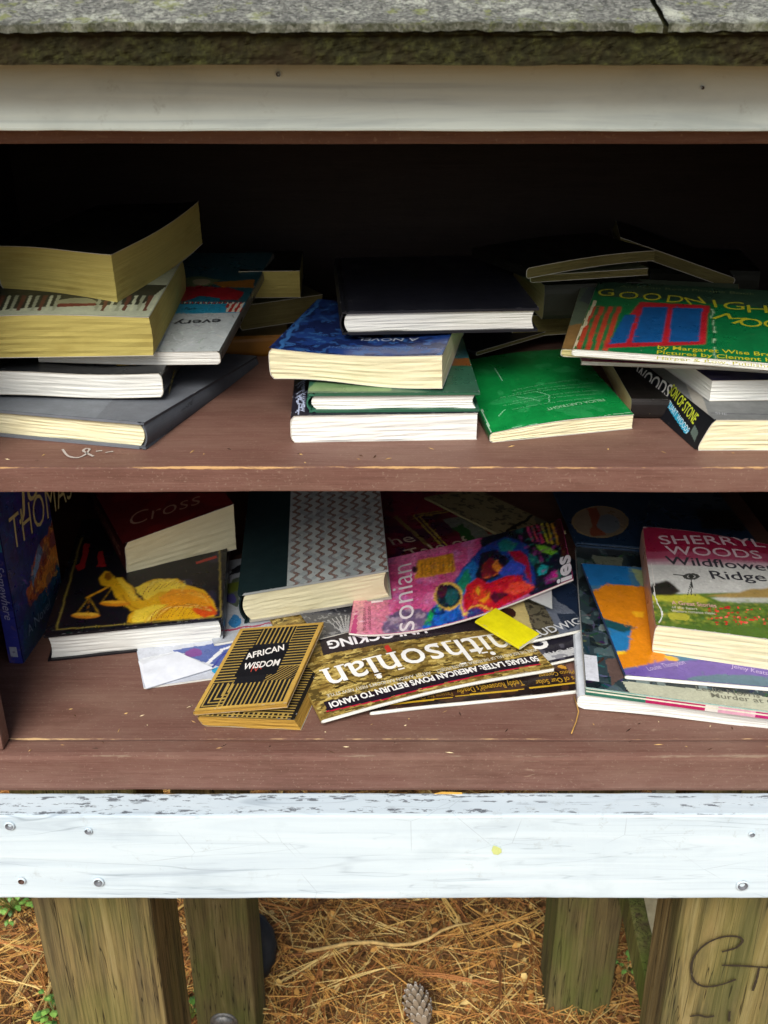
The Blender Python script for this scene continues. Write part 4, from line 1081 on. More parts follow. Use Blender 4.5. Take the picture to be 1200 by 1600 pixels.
# ---- booklets and leaflets lying flat on the boards
def flat(n0, n1, z, L, T=.0012, **k):
    b = Book(n0, n1, z, L=L, T=T, tilt=k.pop('tilt', 0), skew=k.pop('skew', 0)); return b
b = flat((225, 1077), (420, 1050), Z + .0002, .16, .002, skew=-4)
p = b.paint('c9ced8'); p.poly([(216, 1030), (275, 1018), (330, 1042), (228, 1078)], 'd9dde2'); p.poly([(270, 1018), (345, 1042), (440, 1010), (420, 985)], '4e62a4', w=.004)
p.ell((345, 1048), (14, 6), '2fa0cc', w=.004); p.ell((302, 1020), (12, 6), '7a3c8c', w=.004); p.line([(322, 1040), (345, 1015), (385, 1005)], .004, 'e6e8ec', w=.004)
p.line([(333, 1046), (351, 1022), (392, 1015)], .002, '3a3f9a', w=.004); p.done()
b.build('booklet', 'thin colourful booklet with blue shapes lying beneath the two hardcovers', 'booklet', spine='left', cover='c2c8d4', pages='white', fin=GLOSS)
b = flat((335, 1010), (470, 985), Z + .0026, .17, .003, skew=-2)
p = b.paint('b9bfc6'); p.poly([(350, 940), (362, 905), (380, 900), (372, 950)], '5c6a5a', w=.004)
p.ell((368, 970), (9, 9), '2f7fb8', w=.004); p.ell((362, 935), (9, 7), '4a4690', w=.004); p.poly([(352, 915), (382, 905), (380, 920), (350, 928)], '6d7c2c', w=.004); p.poly([(360, 890), (385, 880), (382, 892), (358, 900)], '22272e', w=.004)
p.line([(345, 985), (420, 975)], .003, 'b04a6a', w=.005); p.done()
b.build('booklet', 'pale booklet with blue and green spots between the black hardcover and the wave-patterned book', 'booklet', spine='left', cover='aab0ba', pages='white', fin=GLOSS)
# folded white sheet
g = Geo(); P = [PZ(x, y, Z + h) for x, y, h in ((216, 1033, .003), (228, 1076, .004), (334, 1044, .0045), (277, 1018, .010), (224, 1038, .006))]
g.add(P, [(0, 1, 4), (1, 2, 3), (1, 3, 4), (0, 4, 3)], lin('dfe3ea')); Q = [q - Vector((0, 0, .0006)) for q in P]; g.add(Q, [(0, 1, 2, 3)], lin('c9ced8'))
tag(g.build('folded_paper', SATIN), 'small folded white sheet sticking out below the black hardcover with the golden figure', 'paper')

# ---- wave-patterned hardcover
b = Book((380, 975), (612, 936), Z + .006, Z + .024, L=.235, T=.038, fl=(390, 752)); b.fan = 0
p = b.paint('b2bab6', cell=.0008, region=(.052, b.W - .0006, .0006, .2344), mottle=.04)
per = .0135
for k in range(-1, 12):
    X = p.X - (.060 + k * per) - .0030 * np.sin(p.Y / .0150 * 6.283)
    p._set((np.abs(X) < .0024), '5a362e', .7 + .3 * vnoise(p.X, p.Y, 500, 3)); p._set(np.abs(X) < .0011, 'b59a88', .5); p._set(np.abs(X) < .0004, '6d443e', .8)
p.spots('8f9a9c', 90, .62, .5)
p.done(); q = b.paint('14282a', region=(.0006, .052, .0006, .2344)); q.done()
g = Geo()
b.build('hardcover_book', 'thick old hardcover with grey wave-patterned boards and a dark green cloth spine', 'book', spine='left', kind='hard', cover='9fa4a2', back='a8a498', spinec='14282a', pages='cream', fin=MATTE, rnd=.006, pin=.002)

# ---- upside-down gold magazine and the dark one beneath
b = Book((578, 1118), (905, 1083), Z + .0004, L=.26, T=.0042); b.fn = lambda x, y, z: (x, y, z + .0006 * math.sin(x * 30))
p = b.paint('241a18', cell=.0013)
p.spots('4a2f22', 50, .6, .6)
for (a_, c_) in (((612, 1101), (705, 1090)), ((714, 1088), (818, 1077)), ((828, 1075), (905, 1066))): p.line([a_, c_], .0022, 'c9a22c')
p.line([(875, 1040), (895, 1048)], .003, 'c08a2c', w=.006); p.line([(880, 1030), (898, 1042)], .002, 'c08a2c', w=.006); p.done()
b.text('Passion for Opera', (706, 1082), (640, 1090), .009, '94702a'); b.text('Teddy Roosevelt’s Deadly', (815, 1063), (712, 1077), .013, 'b58c2c', bold=.01); b.text('of the Pilot Cabinet', (812, 1055), (745, 1063), .007, '94702a')
b.text('Years of Our Solar', (915, 1055), (835, 1064), .011, 'b58c2c', bold=.01); b.text('Pilot Photo Contest', (915, 1045), (840, 1054), .009, 'b58c2c')
b.build('magazine', 'dark brown magazine lying flat on the boards beneath the gold one', 'magazine', spine='left', cover='241a18', pages='white', fin=GLOSS)

b = Book((502, 1131), (866, 1049), Z + .0050, L=.265, T=.0040, tilt=0, skew=0)
b.fn = lambda x, y, z: (x, y, z + .0055 * math.sin(max(0, min(1, x / .235)) * 3.14))
p = b.paint('9b8240', cell=.0009)
p.spots('3c2f18', 330, .56, .8, st=(.35, 1)); p.spots('d0b86a', 380, .60, .8, seed=9, st=(.4, 1)); p.spots('57431f', 110, .60, .6, seed=12, st=(.5, 1)); p.spots('7a5c28', 60, .6, .5, seed=13)
p.poly([(498, 1000), (505, 1024), (668, 996), (840, 972), (960, 940), (960, 880), (520, 940)], '2a2228', w=.001)
p.poly([(506, 1097), (511, 1111), (600, 1092), (843, 1037), (839, 1023), (600, 1076)], '231a24'); p.line([(511, 1112), (600, 1093), (843, 1038)], .0016, 'c01c3c')
for i in range(14):
    x = 520 + i * 26 + random.uniform(-8, 8); y = 1075 - i * 5 + random.uniform(-16, 16); p.line([(x, y), (x + random.uniform(10, 34), y + random.uniform(-8, 8))], .0016, '2e2412', w=.004)
p.poly([(600, 1010), (604, 1020), (612, 1018), (606, 1008)], 'c8362c', w=.002)
p.done()
# masthead: thick and thin strokes with slab serifs
def serifword(b, t, a, c, h, col, spans):
    b.text(t, a, c, h, col, bold=.004)
    A = Vector(b.top.uv(*a)); B2 = Vector(b.top.uv(*c)); d = (B2 - A); w_ = d.length; d /= w_; n = Vector((-d.y, d.x))
    for (x, y, l) in spans:
        c_ = A + d * (x * w_) + n * (y * h); e = d * l * h; f = n * .018 * h
        b.put(b.top, [tuple(c_ - e - f), tuple(c_ + e - f), tuple(c_ + e + f), tuple(c_ - e + f)], [(0, 1, 2, 3)], lin(col))
b.text('UNLOCKING', (662, 978), (510, 1003), .0205, 'f0eff0', bold=.03)
serifword(b, 'Smithsonian', (834, 981), (503, 1048), .056, 'f4f3ee', [(.145, 0, .09), (.205, 0, .09), (.262, 0, .09), (.305, 0, .11), (.305, .52, .06), (.43, 0, .09), (.495, 0, .09), (.43, .73, .06), (.69, 0, .09), (.755, 0, .09), (.69, .52, .06), (.795, 0, .11), (.795, .52, .06), (.925, 0, .09), (.99, 0, .09)])
b.text('ARTIST AARON RANDOM’S FIERY NEW STYLE', (672, 1050), (510, 1086), .0070, 'd9d4c0', bold=.01)
b.text('MORE THE RISE AND FALL OF THE FEDERAL THEATRE PROJECT', (836, 1014), (680, 1048), .0068, 'd9d4c0', bold=.01)
b.text('50 YEARS LATER: AMERICAN POWS RETURN TO HANOI', (838, 1026), (513, 1099), .0118, 'f6f4ee', bold=.03)
b.build('magazine', 'gold-patterned magazine lying upside down with a big white masthead and a dark headline strip', 'magazine', spine='left', cover='8a7338', pages='white', fin=GLOSS)

# ---- small book with striped black and gold cover
b = Book((318, 1135), (471, 1141), Z + .0003, L=.112, T=.011, fr=(519, 1020))
b.fn = lambda x, y, z: (x - .006 * (z / .011), y, z)
p = b.paint('1d1812', cell=.0008); X, Y = p.X, p.Y
p._set(((Y / .0042) % 1) < .35, 'a98d45'); p._set((Y < .010) & (((X / .0045) % 1) < .4), 'a98d45'); p._set(X > b.W - .004, '17130d'); p.done()
b.build('gift_book', 'small gift book with black and gold line-patterned cover, half open beside the gold magazine', 'book', spine='left', cover='2a2418', spinec='17130f', pages='gold', fin=MATTE, rnd=.003, edgec='a07f3a')
b2 = Book((303, 1118), (449, 1106), Z + .0125, Z + .0165, L=.122, T=.0050, fr=(506, 972))
p = b2.paint('16161a', cell=.0007, mottle=.05); W2, L2 = b2.W, b2.L; X, Y = p.X, p.Y; gl = 'a98d45'
u = X / W2; v = Y / L2
def stripes(m, along, per=.0042, th=.34):
    T_ = X if along == 'v' else Y; p._set(m & (((T_ / per) % 1) < th), gl)
edge_ = (u < .045) | (u > .955) | (v < .03) | (v > .97)
stripes((u < .28) & (v > .30), 'h'); stripes((u >= .28) & (u < .70) & (v > .76), 'v'); stripes((u >= .70) & (v > .45), 'h'); stripes((v < .28) & (u > .22) & (u < .95), 'v', .0040)
m_ = (u < .30) & (v <= .30); d_ = np.minimum(X, Y * 1.0); p._set(m_ & (((d_ / .0045) % 1) < .34), gl); m2 = (u > .62) & (v <= .45) & (v > .28); d2 = np.minimum(W2 - X, (v.max() - v) * L2); p._set(m2 & ((((W2 - X + Y) / .0042) % 1) < .30), gl)
p._set((u > .25) & (u < .72) & (v > .36) & (v < .72), '101014'); p._set(edge_, 'c09a48'); p.done()
b2.text('AFRICAN', (384, 1031), (444, 1016), .0135, 'e9e4dc', bold=.02); b2.text('WISDOM', (379, 1047), (435, 1040), .0135, 'e9e4dc', bold=.02)
pp = [(392, 1050), (396, 1040), (400, 1049), (406, 1038), (408, 1046)]
o2 = b2.cov
b2._r = [tuple(b2.top.uv(*q)) for q in pp]
for i in range(len(pp) - 1):
    A_, B__ = Vector(b2._r[i]), Vector(b2._r[i + 1]); n_ = Vector((-(B__ - A_).y, (B__ - A_).x)).normalized() * .0004
    b2.put(b2.top, [tuple(A_ - n_), tuple(B__ - n_), tuple(B__ + n_), tuple(A_ + n_)], [(0, 1, 2, 3)], lin('b04436'))
# the front board belongs to the gift book: parent its meshes to that book
root1 = b.root
r2 = b2.build('front_board', 'x', 'x', spine='left', kind='paper', cover='b08c40', spinec='17130f', pages='gold', fin=MATTE, rnd=.001, edgec='a07f3a')
bpy.context.view_layer.update()
for ch in list(r2.children):
    mw = ch.matrix_world.copy(); ch.parent = root1; ch.matrix_parent_inverse = Matrix.Identity(4); ch.matrix_basis = root1.matrix_world.inverted() @ mw
    ch.name = 'front_board' if ch.name.startswith('cover') else 'endpaper'
bpy.data.objects.remove(r2)

# ---- right part of the floor: layered magazines behind, under and between
b = Book((835, 1046), (960, 1018), Z + .0050, L=.2, T=.0035)
p = b.paint('24222c'); p.poly([(838, 1025), (960, 1000), (960, 1010), (838, 1037)], 'bfc0c0', w=.001); p.spots('5c5a66', 120, .68, .6); p.done()
b.text('REPORT', (905, 1010), (846, 1022), .010, 'c9c9c9', bold=.01)
b.build('magazine', 'dark magazine with a pale strip whose corner shows just right of the gold one', 'magazine', spine='left', cover='1f1c24', pages='white', fin=GLOSS)
b = Book((812, 1009), (960, 977), Z + .0126, L=.19, T=.0035)
p = b.paint('6a7280'); p.poly([(740, 1010), (775, 950), (815, 925), (840, 1000)], 'c9b878', w=.001); p.poly([(815, 930), (838, 925), (880, 1000), (840, 1004)], '66604c', w=.002)
p.spots('2f2b24', 260, .6, .8, region=[(815, 930), (838, 925), (880, 1000), (840, 1004)]); p.ell((790, 958), (16, 7), '3c231c', w=.005)
p.poly([(855, 925), (905, 905), (960, 960), (905, 965)], '1d2c44', w=.004); p.poly([(870, 960), (885, 985), (905, 975), (905, 960)], '2b3648', w=.006); p.done()
b.text('LUDWIG', (838, 997), (912, 974), .017, 'd6d9da', bold=.01)
b.build('magazine', 'slate blue magazine with white capitals lying partly under the yellow book', 'magazine', spine='left', cover='66707c', pages='white', fin=GLOSS)
# white leaflet and the pieces behind
g = Geo(); P = [PZ(x, y, Z + h) for x, y, h in ((800, 924, .026), (863, 951, .026), (861, 893, .030), (790, 880, .032))]
g.add(P, [(0, 1, 2, 3)], lin('c4c8c6')); g.add([q - Vector((0, 0, .0007)) for q in P], [(0, 1, 2, 3)], lin('b0b4b2'))
tag(g.build('leaflet', SATIN), 'plain white leaflet corner poking out below the colourful pink magazine', 'leaflet')
b = Book((858, 985), (985, 930), Z + .006, L=.10, T=.006)
p = b.paint('1b2738'); p.spots('2f4a66', 70, .6, .7); p.done()
b.build('paperback_book', 'navy paperback in the shade between the pink magazine and the big white-edged book', 'book', spine='left', cover='182438', pages='old')

# ---- bright yellow thin book
A = PZ(811, 1016, Z + .020); Bq = PZ(741, 975, Z + .026)
b = Book((742, 974), (811, 1016), Z + .0235, Z + .0165, L=.034, T=.0035)
p = b.paint('e6dc14', mottle=.03); p.done()
b.build('booklet', 'bright yellow thin booklet sticking out below the pink magazine', 'booklet', spine='near', cover='e0d512', spinec='cfc40e', pages='white', fin=SATIN)

# ---- pink magazine with the bright painting
b = Book((545, 992), (896, 907), Z + .020, Z + .038, L=.135, T=.0022, fr=(876, 812))
b.fn = lambda x, y, z: (x, y - .012 * math.sin(max(0, min(1, x / .25)) ** .8 * 3.14) * (1 - y / .14), z - .010 * math.sin(max(0, min(1, x / .25)) ** .8 * 3.14) * (1 - y / .16) + .003 * math.sin(max(0, min(1, y / .16)) * 3.14))
p = b.paint('d4588e', cell=.0010, mottle=.12)
p.spots('e07aa8', 60, .55, .7); p.spots('c23a74', 45, .62, .6, seed=21); p.spots('c777b4', 50, .66, .6, seed=31)
p.poly([(540, 1000), (550, 930), (600, 915), (620, 1000)], 'd97c98', w=.002); p.poly([(540, 1000), (546, 940), (570, 935), (566, 1000)], 'e59aa6')
p.poly([(598, 1000), (602, 962), (625, 953), (672, 955), (662, 998)], '6d5a7c', w=.008); p.spots('b9a2b4', 180, .6, .8, region=[(598, 1000), (602, 962), (640, 950), (665, 958), (655, 998)])
p.poly([(661, 998), (664, 960), (680, 952), (678, 985)], '4a4a5e', w=.004)
p.poly([(648, 905), (652, 876), (708, 864), (712, 893)], 'd7912a')
for i in range(4):
    p.line([(660 + i * 14, 900 - i * 3), (659 + i * 14, 880 - i * 3)], .0010, '6b4416'); p.line([(665 + i * 14, 899 - i * 3), (664 + i * 14, 878 - i * 3)], .0008, '6b4416')
p.ell((648, 890), (5, 5), '3a2030')
# painted figures
p.poly([(750, 845), (775, 820), (830, 812), (878, 812), (900, 912), (860, 920), (830, 930), (760, 900)], '16202e', w=.004)
p.poly([(700, 925), (722, 888), (752, 855), (790, 838), (820, 850), (838, 900), (832, 925), (800, 935), (730, 940)], '1f3f8e', w=.005)
p.poly([(712, 905), (738, 875), (750, 885), (742, 925), (722, 930)], '2470b8', w=.004); p.poly([(712, 912), (730, 890), (736, 905), (722, 928)], '1f8a6a', w=.004)
p.poly([(775, 850), (790, 842), (810, 850), (800, 862), (780, 862)], '1c7a7a', w=.005); p.poly([(744, 895), (752, 865), (772, 858), (795, 870), (800, 892), (765, 905), (748, 912)], '1c1a2e', w=.004)
p.poly([(752, 905), (755, 882), (768, 872), (786, 882), (784, 895), (765, 905)], '7c1f28', w=.004); p.poly([(769, 884), (776, 875), (786, 890), (782, 896), (774, 894)], 'e8872a', w=.003)
p.line([(758, 903), (770, 900), (786, 892)], .0016, 'e87a3a'); p.poly([(795, 862), (812, 860), (828, 880), (832, 912), (818, 890)], 'b01a3c', w=.004)
p.poly([(782, 895), (800, 872), (822, 885), (820, 898), (790, 902)], '3a4fc0', w=.006)
p.poly([(725, 950), (728, 915), (745, 905), (765, 912), (790, 900), (815, 898), (836, 922), (800, 938), (768, 955), (740, 960)], 'cf1d30', w=.005)
p.poly([(735, 935), (740, 918), (752, 912), (762, 925), (770, 938), (752, 945)], 'e8432a', w=.004); p.poly([(742, 925), (746, 916), (750, 926), (748, 930)], 'f7b02e', w=.003); p.poly([(746, 940), (758, 934), (764, 924), (765, 934), (756, 943)], 'f39a24', w=.003)
p.poly([(788, 925), (800, 910), (822, 908), (832, 920), (800, 932)], 'ef4a3a', w=.006)
p.poly([(764, 935), (775, 925), (795, 930), (775, 945)], '5c1530', w=.006)
p.poly([(660, 985), (665, 960), (690, 935), (722, 942), (726, 965), (720, 978), (690, 990)], '1f63c0', w=.005); p.poly([(660, 978), (670, 955), (682, 948), (672, 978)], '22a05a', w=.004); p.poly([(680, 942), (690, 935), (700, 945), (690, 955)], '7fd04a', w=.004)
p.spots('1a3a86', 160, .6, .8, region=[(660, 985), (680, 945), (722, 945), (722, 980)], seed=8)
p.ell((700, 931), (22, 21), 'e2b54e', w=.002); p.ell((700, 931), (19, 18), '172a38', w=.002); p.ell((706, 932), (12, 12), '1f5a5e', w=.004); p.ell((690, 924), (8, 10), '4a1c30', w=.003)
p.line([(719, 938), (722, 952), (726, 962), (738, 948), (752, 946), (768, 955)], .0022, 'e8b53c', w=.002)
p.ell((685, 955), (10, 6), '0f2a5c', w=.003, ring=.4); p.poly([(724, 975), (730, 955), (745, 950), (762, 958), (748, 970)], '3c3a78', w=.004)
for i in range(6):
    x = 822 + i * 8; p.line([(x, 818), (x + 10, 846 + i)], .0026, ['e0487c', 'e04a5c', 'd83a6c', 'c8c82c', 'd8b82a', 'e0a828'][i], w=.002)
p.poly([(838, 852), (850, 852), (872, 862), (862, 868), (846, 864)], '7fc83a', w=.003); p.poly([(840, 892), (846, 882), (858, 885), (856, 896), (842, 900)], '1fb0b4', w=.003); p.poly([(858, 902), (862, 892), (872, 890), (872, 905), (862, 908)], 'c8288c', w=.003)
p.poly([(826, 870), (836, 862), (842, 878), (832, 884)], '1f6a6a', w=.003); p.spots('2f8a7a', 130, .68, .7, region=[(800, 820), (878, 820), (890, 900), (850, 915)], seed=14); p.spots('8a2f7a', 130, .70, .7, region=[(800, 820), (878, 820), (890, 900), (850, 915)], seed=15)
p.poly([(866, 812), (882, 818), (890, 870), (878, 868)], '4a1620', w=.003)
p.blur(1); p.brush(3500, .0035, .0006, .34, 3); p.brush(900, .0022, .0005, .8, 5); p.blur(1)
p.done()
b.text('sonian', (648, 984), (643, 880), .036, 'eadfe2', bold=-.005); b.text('THE', (594, 938), (612, 930), .016, 'f2d6dc', bold=.02) if False else None
b.text('E', (598, 941), (598, 930), .018, 'f4e0e4', bold=.02); b.text('the big picture issue', (572, 985), (571, 950), .006, '7a4a58'); b.text('inside the studio', (580, 984), (579, 948), .006, '7a4a58')
b.text('ies', (893, 905), (890, 867), .026, 'f0ecf2', bold=.03)
b.build('magazine', 'bright pink magazine with a red and blue painted portrait draped over the pile', 'magazine', spine='far', cover='c84a80', pages='white', fin=GLOSS)
# engraved grey sheet under it
b = Book((498, 1000), (600, 975), Z + .0128, L=.12, T=.0012, skew=0)
p = b.paint('55565c'); 
for i in range(16):
    a_ = i / 16 * 2.6 - .2; c_ = (540, 996); p.line([(c_[0] + math.cos(a_) * 8, c_[1] - math.sin(a_) * 6), (c_[0] + math.cos(a_) * 42, c_[1] - math.sin(a_) * 34)], .0014, 'b5b6b8', w=.002)
p.ell((540, 950), (30, 8), '3c3c42', w=.006); p.spots('9a9b9c', 220, .68, .7); p.done()
b.build('leaflet', 'grey engraved leaflet between the wave-patterned book and the gold magazine', 'leaflet', spine='left', cover='66676c', pages='white', fin=GLOSS)

# ---- back of the lower shelf: framed-picture book, card and blue book
b = Book((565, 918), (800, 868), Z + .0045, L=.235, T=.012)
p = b.paint('5a1828', cell=.0012); p.spots('7a1c3c', 30, .55, .7); p.spots('2f1a38', 26, .62, .7, seed=12)
p.poly([(612, 770), (700, 770), (690, 800), (616, 808)], '8c1c3c', w=.004, a=.8)
for w_, c_ in ((.0085, 'a8943c'), (.003, '4a2436')): p.line([(720, 880), (650, 806), (790, 784), (860, 830)], w_, c_)
p.line([(695, 875), (618, 808)], .006, '7a6a3c'); p.poly([(690, 812), (780, 795), (830, 825), (740, 850)], '70756a', w=.004); p.poly([(740, 800), (790, 800), (810, 820), (765, 835), (748, 818)], '7a1c24', w=.006); p.poly([(708, 825), (722, 818), (742, 842), (728, 848)], '2c5a2a', w=.006)
p.brush(900, .007, .001, .35, 9)
p.done(); b.text('The', (588, 857), (650, 846), .030, 'b9aa94'); b.text('Tale of', (643, 873), (740, 850), .032, 'b9aa94')
b.build('picture_book', 'large maroon picture book with a gilt-framed picture lying at the back behind the pink magazine', 'book', spine='left', kind='hard', cover='4a1422', pages='old', fin=GLOSS)
b = Book((800, 850), (885, 834), Z + .018, L=.15, T=.004, skew=-18)
p = b.paint('8d8560'); p.spots('3a3628', 140, .66, .8); p.line([(794, 832), (862, 780)], .004, '15130f', w=.006); p.poly([(832, 800), (862, 795), (868, 818), (842, 822)], '6a6e5c', w=.004); p.done()
b.build('booklet', 'beige patterned booklet wedged between the maroon picture book and the blue book', 'booklet', spine='left', cover='8d8560', pages='old')
b = Book((899, 854), (1200, 878), Z + .0285, L=.185, T=.006, fl=(856, 745))
p = b.paint('1b3652', cell=.0015, mottle=.05); p.ell((938, 815), (44, 24), '8a7c66', w=.003); p.poly([(918, 795), (935, 795), (946, 835), (926, 838)], '8a4a34', w=.005); p.ell((950, 818), (18, 14), '6f7a80', w=.004); p.ell((938, 815), (44, 24), 'a08a5c', ring=.06)
p.poly([(1086, 795), (1180, 800), (1190, 830), (1098, 826)], '15161a', w=.002); p.spots('3c4238', 100, .64, .6, region=[(1086, 795), (1180, 800), (1190, 830), (1098, 826)]); p.poly([(1060, 770), (1172, 770), (1180, 798), (1080, 792)], '3a4a54', w=.003, a=.6)
p.done(); b.build('hardcover_book', 'large blue book with an oval picture lying at the back right of the lower shelf', 'book', spine='left', kind='hard', cover='1b3652', pages='white', fin=GLOSS)

# ---- right stack at the front
b = Book((901, 1107), (1240, 1142), Z + .0005, L=.225, T=.016, fl=(890, 905))
b.fn = lambda x, y, z: (x, y, z + .0012 * math.sin(x * 26))
b.build('picture_book', 'big white-edged book lying at the bottom of the right-hand pile on the lower shelf', 'book', spine='left', cover='c9cfd4', spinec='d6dce2', pages='white', fin=GLOSS, rnd=.007)
b = Book((914, 1086), (1250, 1131), Z + .0175, L=.28, T=.0085, fl=(899, 850))
p = b.paint('2c3b40', cell=.0011, mottle=.08); p.brush(900, .010, .0014, .5, 11); p.spots('56686a', 45, .62, .6); p.spots('12191d', 38, .62, .8, seed=10); p.spots('8a9a96', 70, .74, .6, seed=15)
p.poly([(910, 1023), (933, 1025), (937, 1065), (916, 1063)], 'c9ccd2'); p.poly([(925, 868), (975, 872), (972, 885), (930, 882)], '6c7464', w=.003)
p.poly([(972, 1064), (1300, 1100), (1300, 1135), (1000, 1098), (985, 1085)], 'b5b7a0', w=.002); p.poly([(945, 1030), (970, 1030), (975, 1060), (955, 1070)], '5c4a44', w=.006)
p.done(); b.text('Leslie Norris', (1088, 1079), (1188, 1091), .010, '6b6c60', bold=.005); b.text('Murder at One', (1112, 1090), (1235, 1104), .010, '6b6c60', bold=.005)
q = b.paint('2c6a58', b.near, cell=.0008); q._set(q.X > .054, 'b01f58'); q._set(q.X > .106, 'ded9cf'); q._set((q.X > .118) & (q.X < .160), 'd8a0b4'); q._set(q.X > .150, 'b0286c')
q._set((q.Y > .0042) & (q.Y < .0056), 'dedac6'); q._set(q.Y > .0074, 'c9c8b4'); q.done()
b.build('hardcover_book', 'plastic-jacketed book with green, magenta and white striped spine under the orange and blue book', 'book', spine='near', kind='paper', cover='2c3b40', spinec='2c6a58', pages='white', fin=GLOSS, rnd=.001)
b = Book((976, 1061), (1260, 1085), Z + .0268, L=.185, T=.0045, fl=(908, 880))
p = b.paint('5b4a8e', cell=.0012)
p.poly([(905, 870), (1300, 880), (1300, 1040), (1090, 1030), (975, 1048)], '3c6c8a', w=.001); p.poly([(905, 878), (985, 882), (985, 915), (920, 915)], '1c66a0', w=.003)
p.poly([(925, 925), (948, 912), (975, 914), (1030, 920), (1030, 985), (985, 978), (940, 965), (935, 945)], 'cf7e16', w=.003)
p.poly([(985, 985), (1000, 978), (1030, 970), (1040, 1025), (1060, 1028), (1030, 1036), (975, 1045), (966, 1042), (962, 1020), (980, 1018)], 'cf7e16', w=.002)
p.poly([(945, 970), (985, 980), (982, 1015), (962, 1018), (955, 990)], '2470a4', w=.003); p.poly([(940, 966), (996, 981), (975, 988), (948, 980)], '1c4a50', w=.002); p.poly([(960, 1018), (980, 1018), (978, 1022), (962, 1024)], 'e8c02a', w=.001); p.poly([(985, 955), (1008, 955), (1006, 965), (992, 964)], 'e0a41c', w=.002)
p.poly([(985, 888), (1020, 892), (1020, 918), (1000, 914)], '8a9a70', w=.004); p.poly([(1040, 1024), (1062, 1028), (1058, 1034), (1040, 1032)], 'e0a82a', w=.002)
p.poly([(972, 1048), (1040, 1032), (1300, 1045), (1300, 1100), (976, 1066)], '6a559c', w=.001); p.ell((1140, 1066), (70, 12), '4a7a72', w=.003, a=.7)
p.brush(500, .008, .0008, .07, 7); p.blur(1)
p.done(); b.text('Louise Thompson', (1014, 1049), (1072, 1038), .009, 'b9a8d0', shear=.2); b.text('Jenny Keats', (1142, 1044), (1200, 1056), .009, 'b9a8d0', shear=.2)
b.build('picture_book', 'orange and blue picture book with a purple lower edge lying under the thick maroon-topped paperback', 'book', spine='left', cover='54478a', spinec='2c3c5a', pages='white', fin=GLOSS)
b = Book((1018, 1021), (1300, 1062), Z + .033, L=.176, T=.033, fl=(1003, 827)); b.fan = .05
b.fn = lambda x, y, z: (x, y, z + .004 * max(0, (y - .10) / .076) ** 2 * (z / .033) * math.sin(x * 20 + 1) + .0008 * math.sin(x * 20))
p = b.paint('c9cac4', cell=.0009, mottle=.05)
p.poly([(995, 826), (1300, 830), (1300, 885), (1000, 878)], '8e1c3c'); p.poly([(998, 862), (1300, 872), (1300, 885), (1000, 876)], 'a4506a', w=.004, a=.7); p.poly([(1000, 873), (1300, 884), (1300, 892), (1000, 882)], 'b58a98', w=.004, a=.7)
p.poly([(1000, 930), (1300, 925), (1300, 1020), (1000, 1020)], '5a7a2c'); p.poly([(1100, 932), (1160, 924), (1300, 908), (1300, 935), (1150, 936)], 'a48a50', w=.003); p.poly([(1110, 934), (1300, 935), (1300, 946), (1130, 941)], 'c3c6bb', w=.002)
p.poly([(1005, 932), (1090, 928), (1110, 936), (1100, 945), (1010, 945)], 'b8b63a', w=.004); p.poly([(1010, 940), (1300, 948), (1300, 1020), (1010, 1010)], '4f6a2a', w=.004)
p.poly([(1015, 926), (1022, 912), (1040, 908), (1055, 916), (1062, 926), (1050, 930), (1020, 931)], '2e2c26', w=.004)
p.spots('c9c04a', 170, .66, .8, region=[(1010, 940), (1110, 940), (1110, 976), (1010, 974)], seed=5); p.spots('2f4a22', 170, .62, .6, region=[(1010, 945), (1300, 950), (1300, 978), (1010, 976)], seed=6)
p.line([(1112, 940), (1300, 944)], .0006, '6a6a58'); p.line([(1112, 944), (1300, 949)], .0006, '6a6a58')
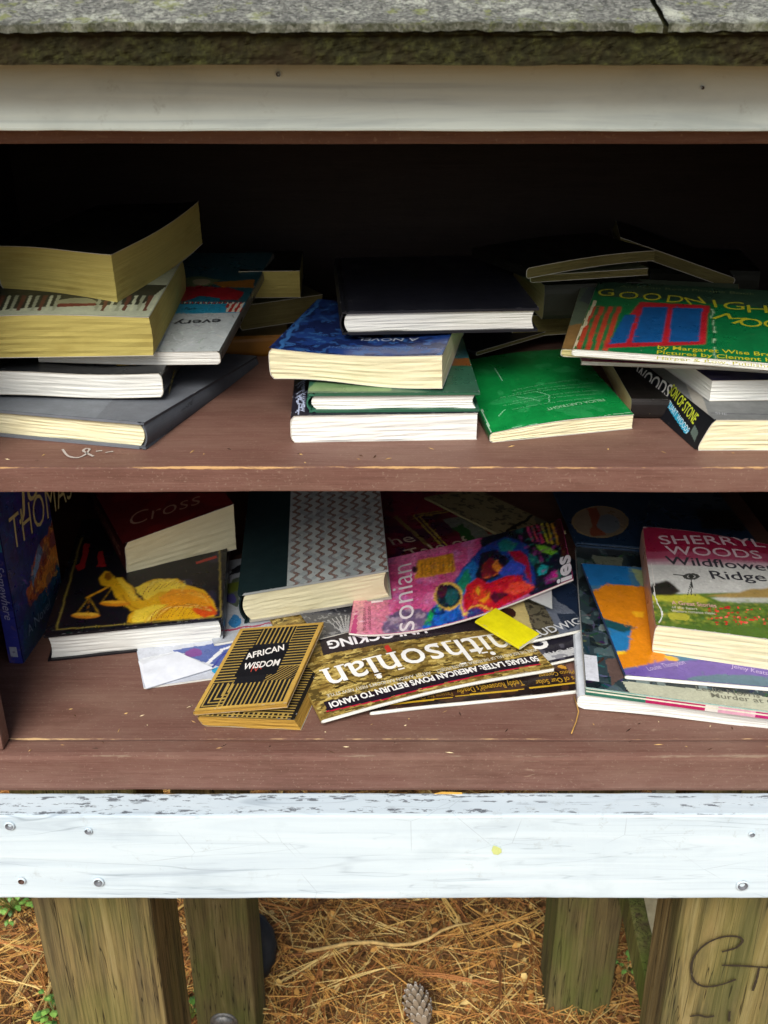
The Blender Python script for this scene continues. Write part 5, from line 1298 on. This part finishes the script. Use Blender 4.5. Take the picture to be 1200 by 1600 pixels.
for i in range(26):
    p.spots(['8a9a3a', '3c5a22', 'b0a848', '5f7f30'][i % 4], 420, .66, .6, region=[(1010, 936 + i * 1.5), (1300, 940 + i * 1.5), (1300, 946 + i * 1.5), (1010, 942 + i * 1.5)], seed=40 + i)
p.blur(3); p.brush(5000, .0012, .0005, .20, 23); p.blur(1)
for i in range(110):
    x = random.uniform(1105, 1290); y = random.uniform(948, 976); p.ell((x, y), (random.uniform(1, 3.2), random.uniform(.8, 1.8)), random.choice(['c8322c', 'd8483a', 'b02a28', 'e0705c']), w=.001)
p.line([(1080, 906), (1080, 930)], .0010, '3a3c38'); p.line([(1080, 908), (1074, 931)], .0006, '3a3c38'); p.line([(1080, 908), (1086, 931)], .0006, '3a3c38'); p.ell((1080, 901), (13, 5), '4a4c48', ring=.5); p.ell((1080, 901), (5, 2.5), '3a3c38'); p.line([(1054, 898), (1070, 900)], .0020, '3a3c38')
p.line([(1024, 926), (1028, 945), (1034, 962), (1030, 972)], .0012, 'd8d9d4', w=.004); p.line([(1018, 880), (1022, 930)], .0009, 'd8d4cc', w=.003); p.ell((1062, 964), (18, 7), 'a8a43a', w=.006)
p.done()
b.text('SHERRYL', (1033, 851), (1197, 856), .022, 'cdb6bc', bold=.006); b.text('WOODS', (1043, 867), (1192, 874), .022, 'cdb6bc', bold=.006)
b.text('Wildflower', (1042, 882), (1214, 894), .021, '3a3a40', bold=.008); b.text('Ridge', (1113, 905), (1199, 909), .021, '3a3a40', bold=.008)
b.text('A Great Stories', (1050, 945), (1120, 950), .009, 'd8a8a0', bold=.01); b.text('of the heart', (1050, 951), (1090, 954), .006, 'd8d0c0'); b.text('Western romance classic', (1050, 957), (1118, 961), .006, 'd8d0c0')
b.build('paperback_book', 'thick paperback with a maroon top band and a windmill landscape on the lower right', 'book', spine='left', cover='b9b4aa', spinec='b58a78', pages='cream', fin=GLOSS, rnd=.002)

# long pale straw hanging over the floor edge, dead leaf bits
m_st = simple('dry_straw', 'b98e48', .7)
tag(tube('straw_stem', [PZ(x, y, FLZ + .004) for x, y in ((897, 1088), (901, 1100), (904, 1112), (900, 1128), (896, 1138), (893, 1146))], .0006, m_st), 'single bent straw on the boards in front of the big white-edged book', 'straw')
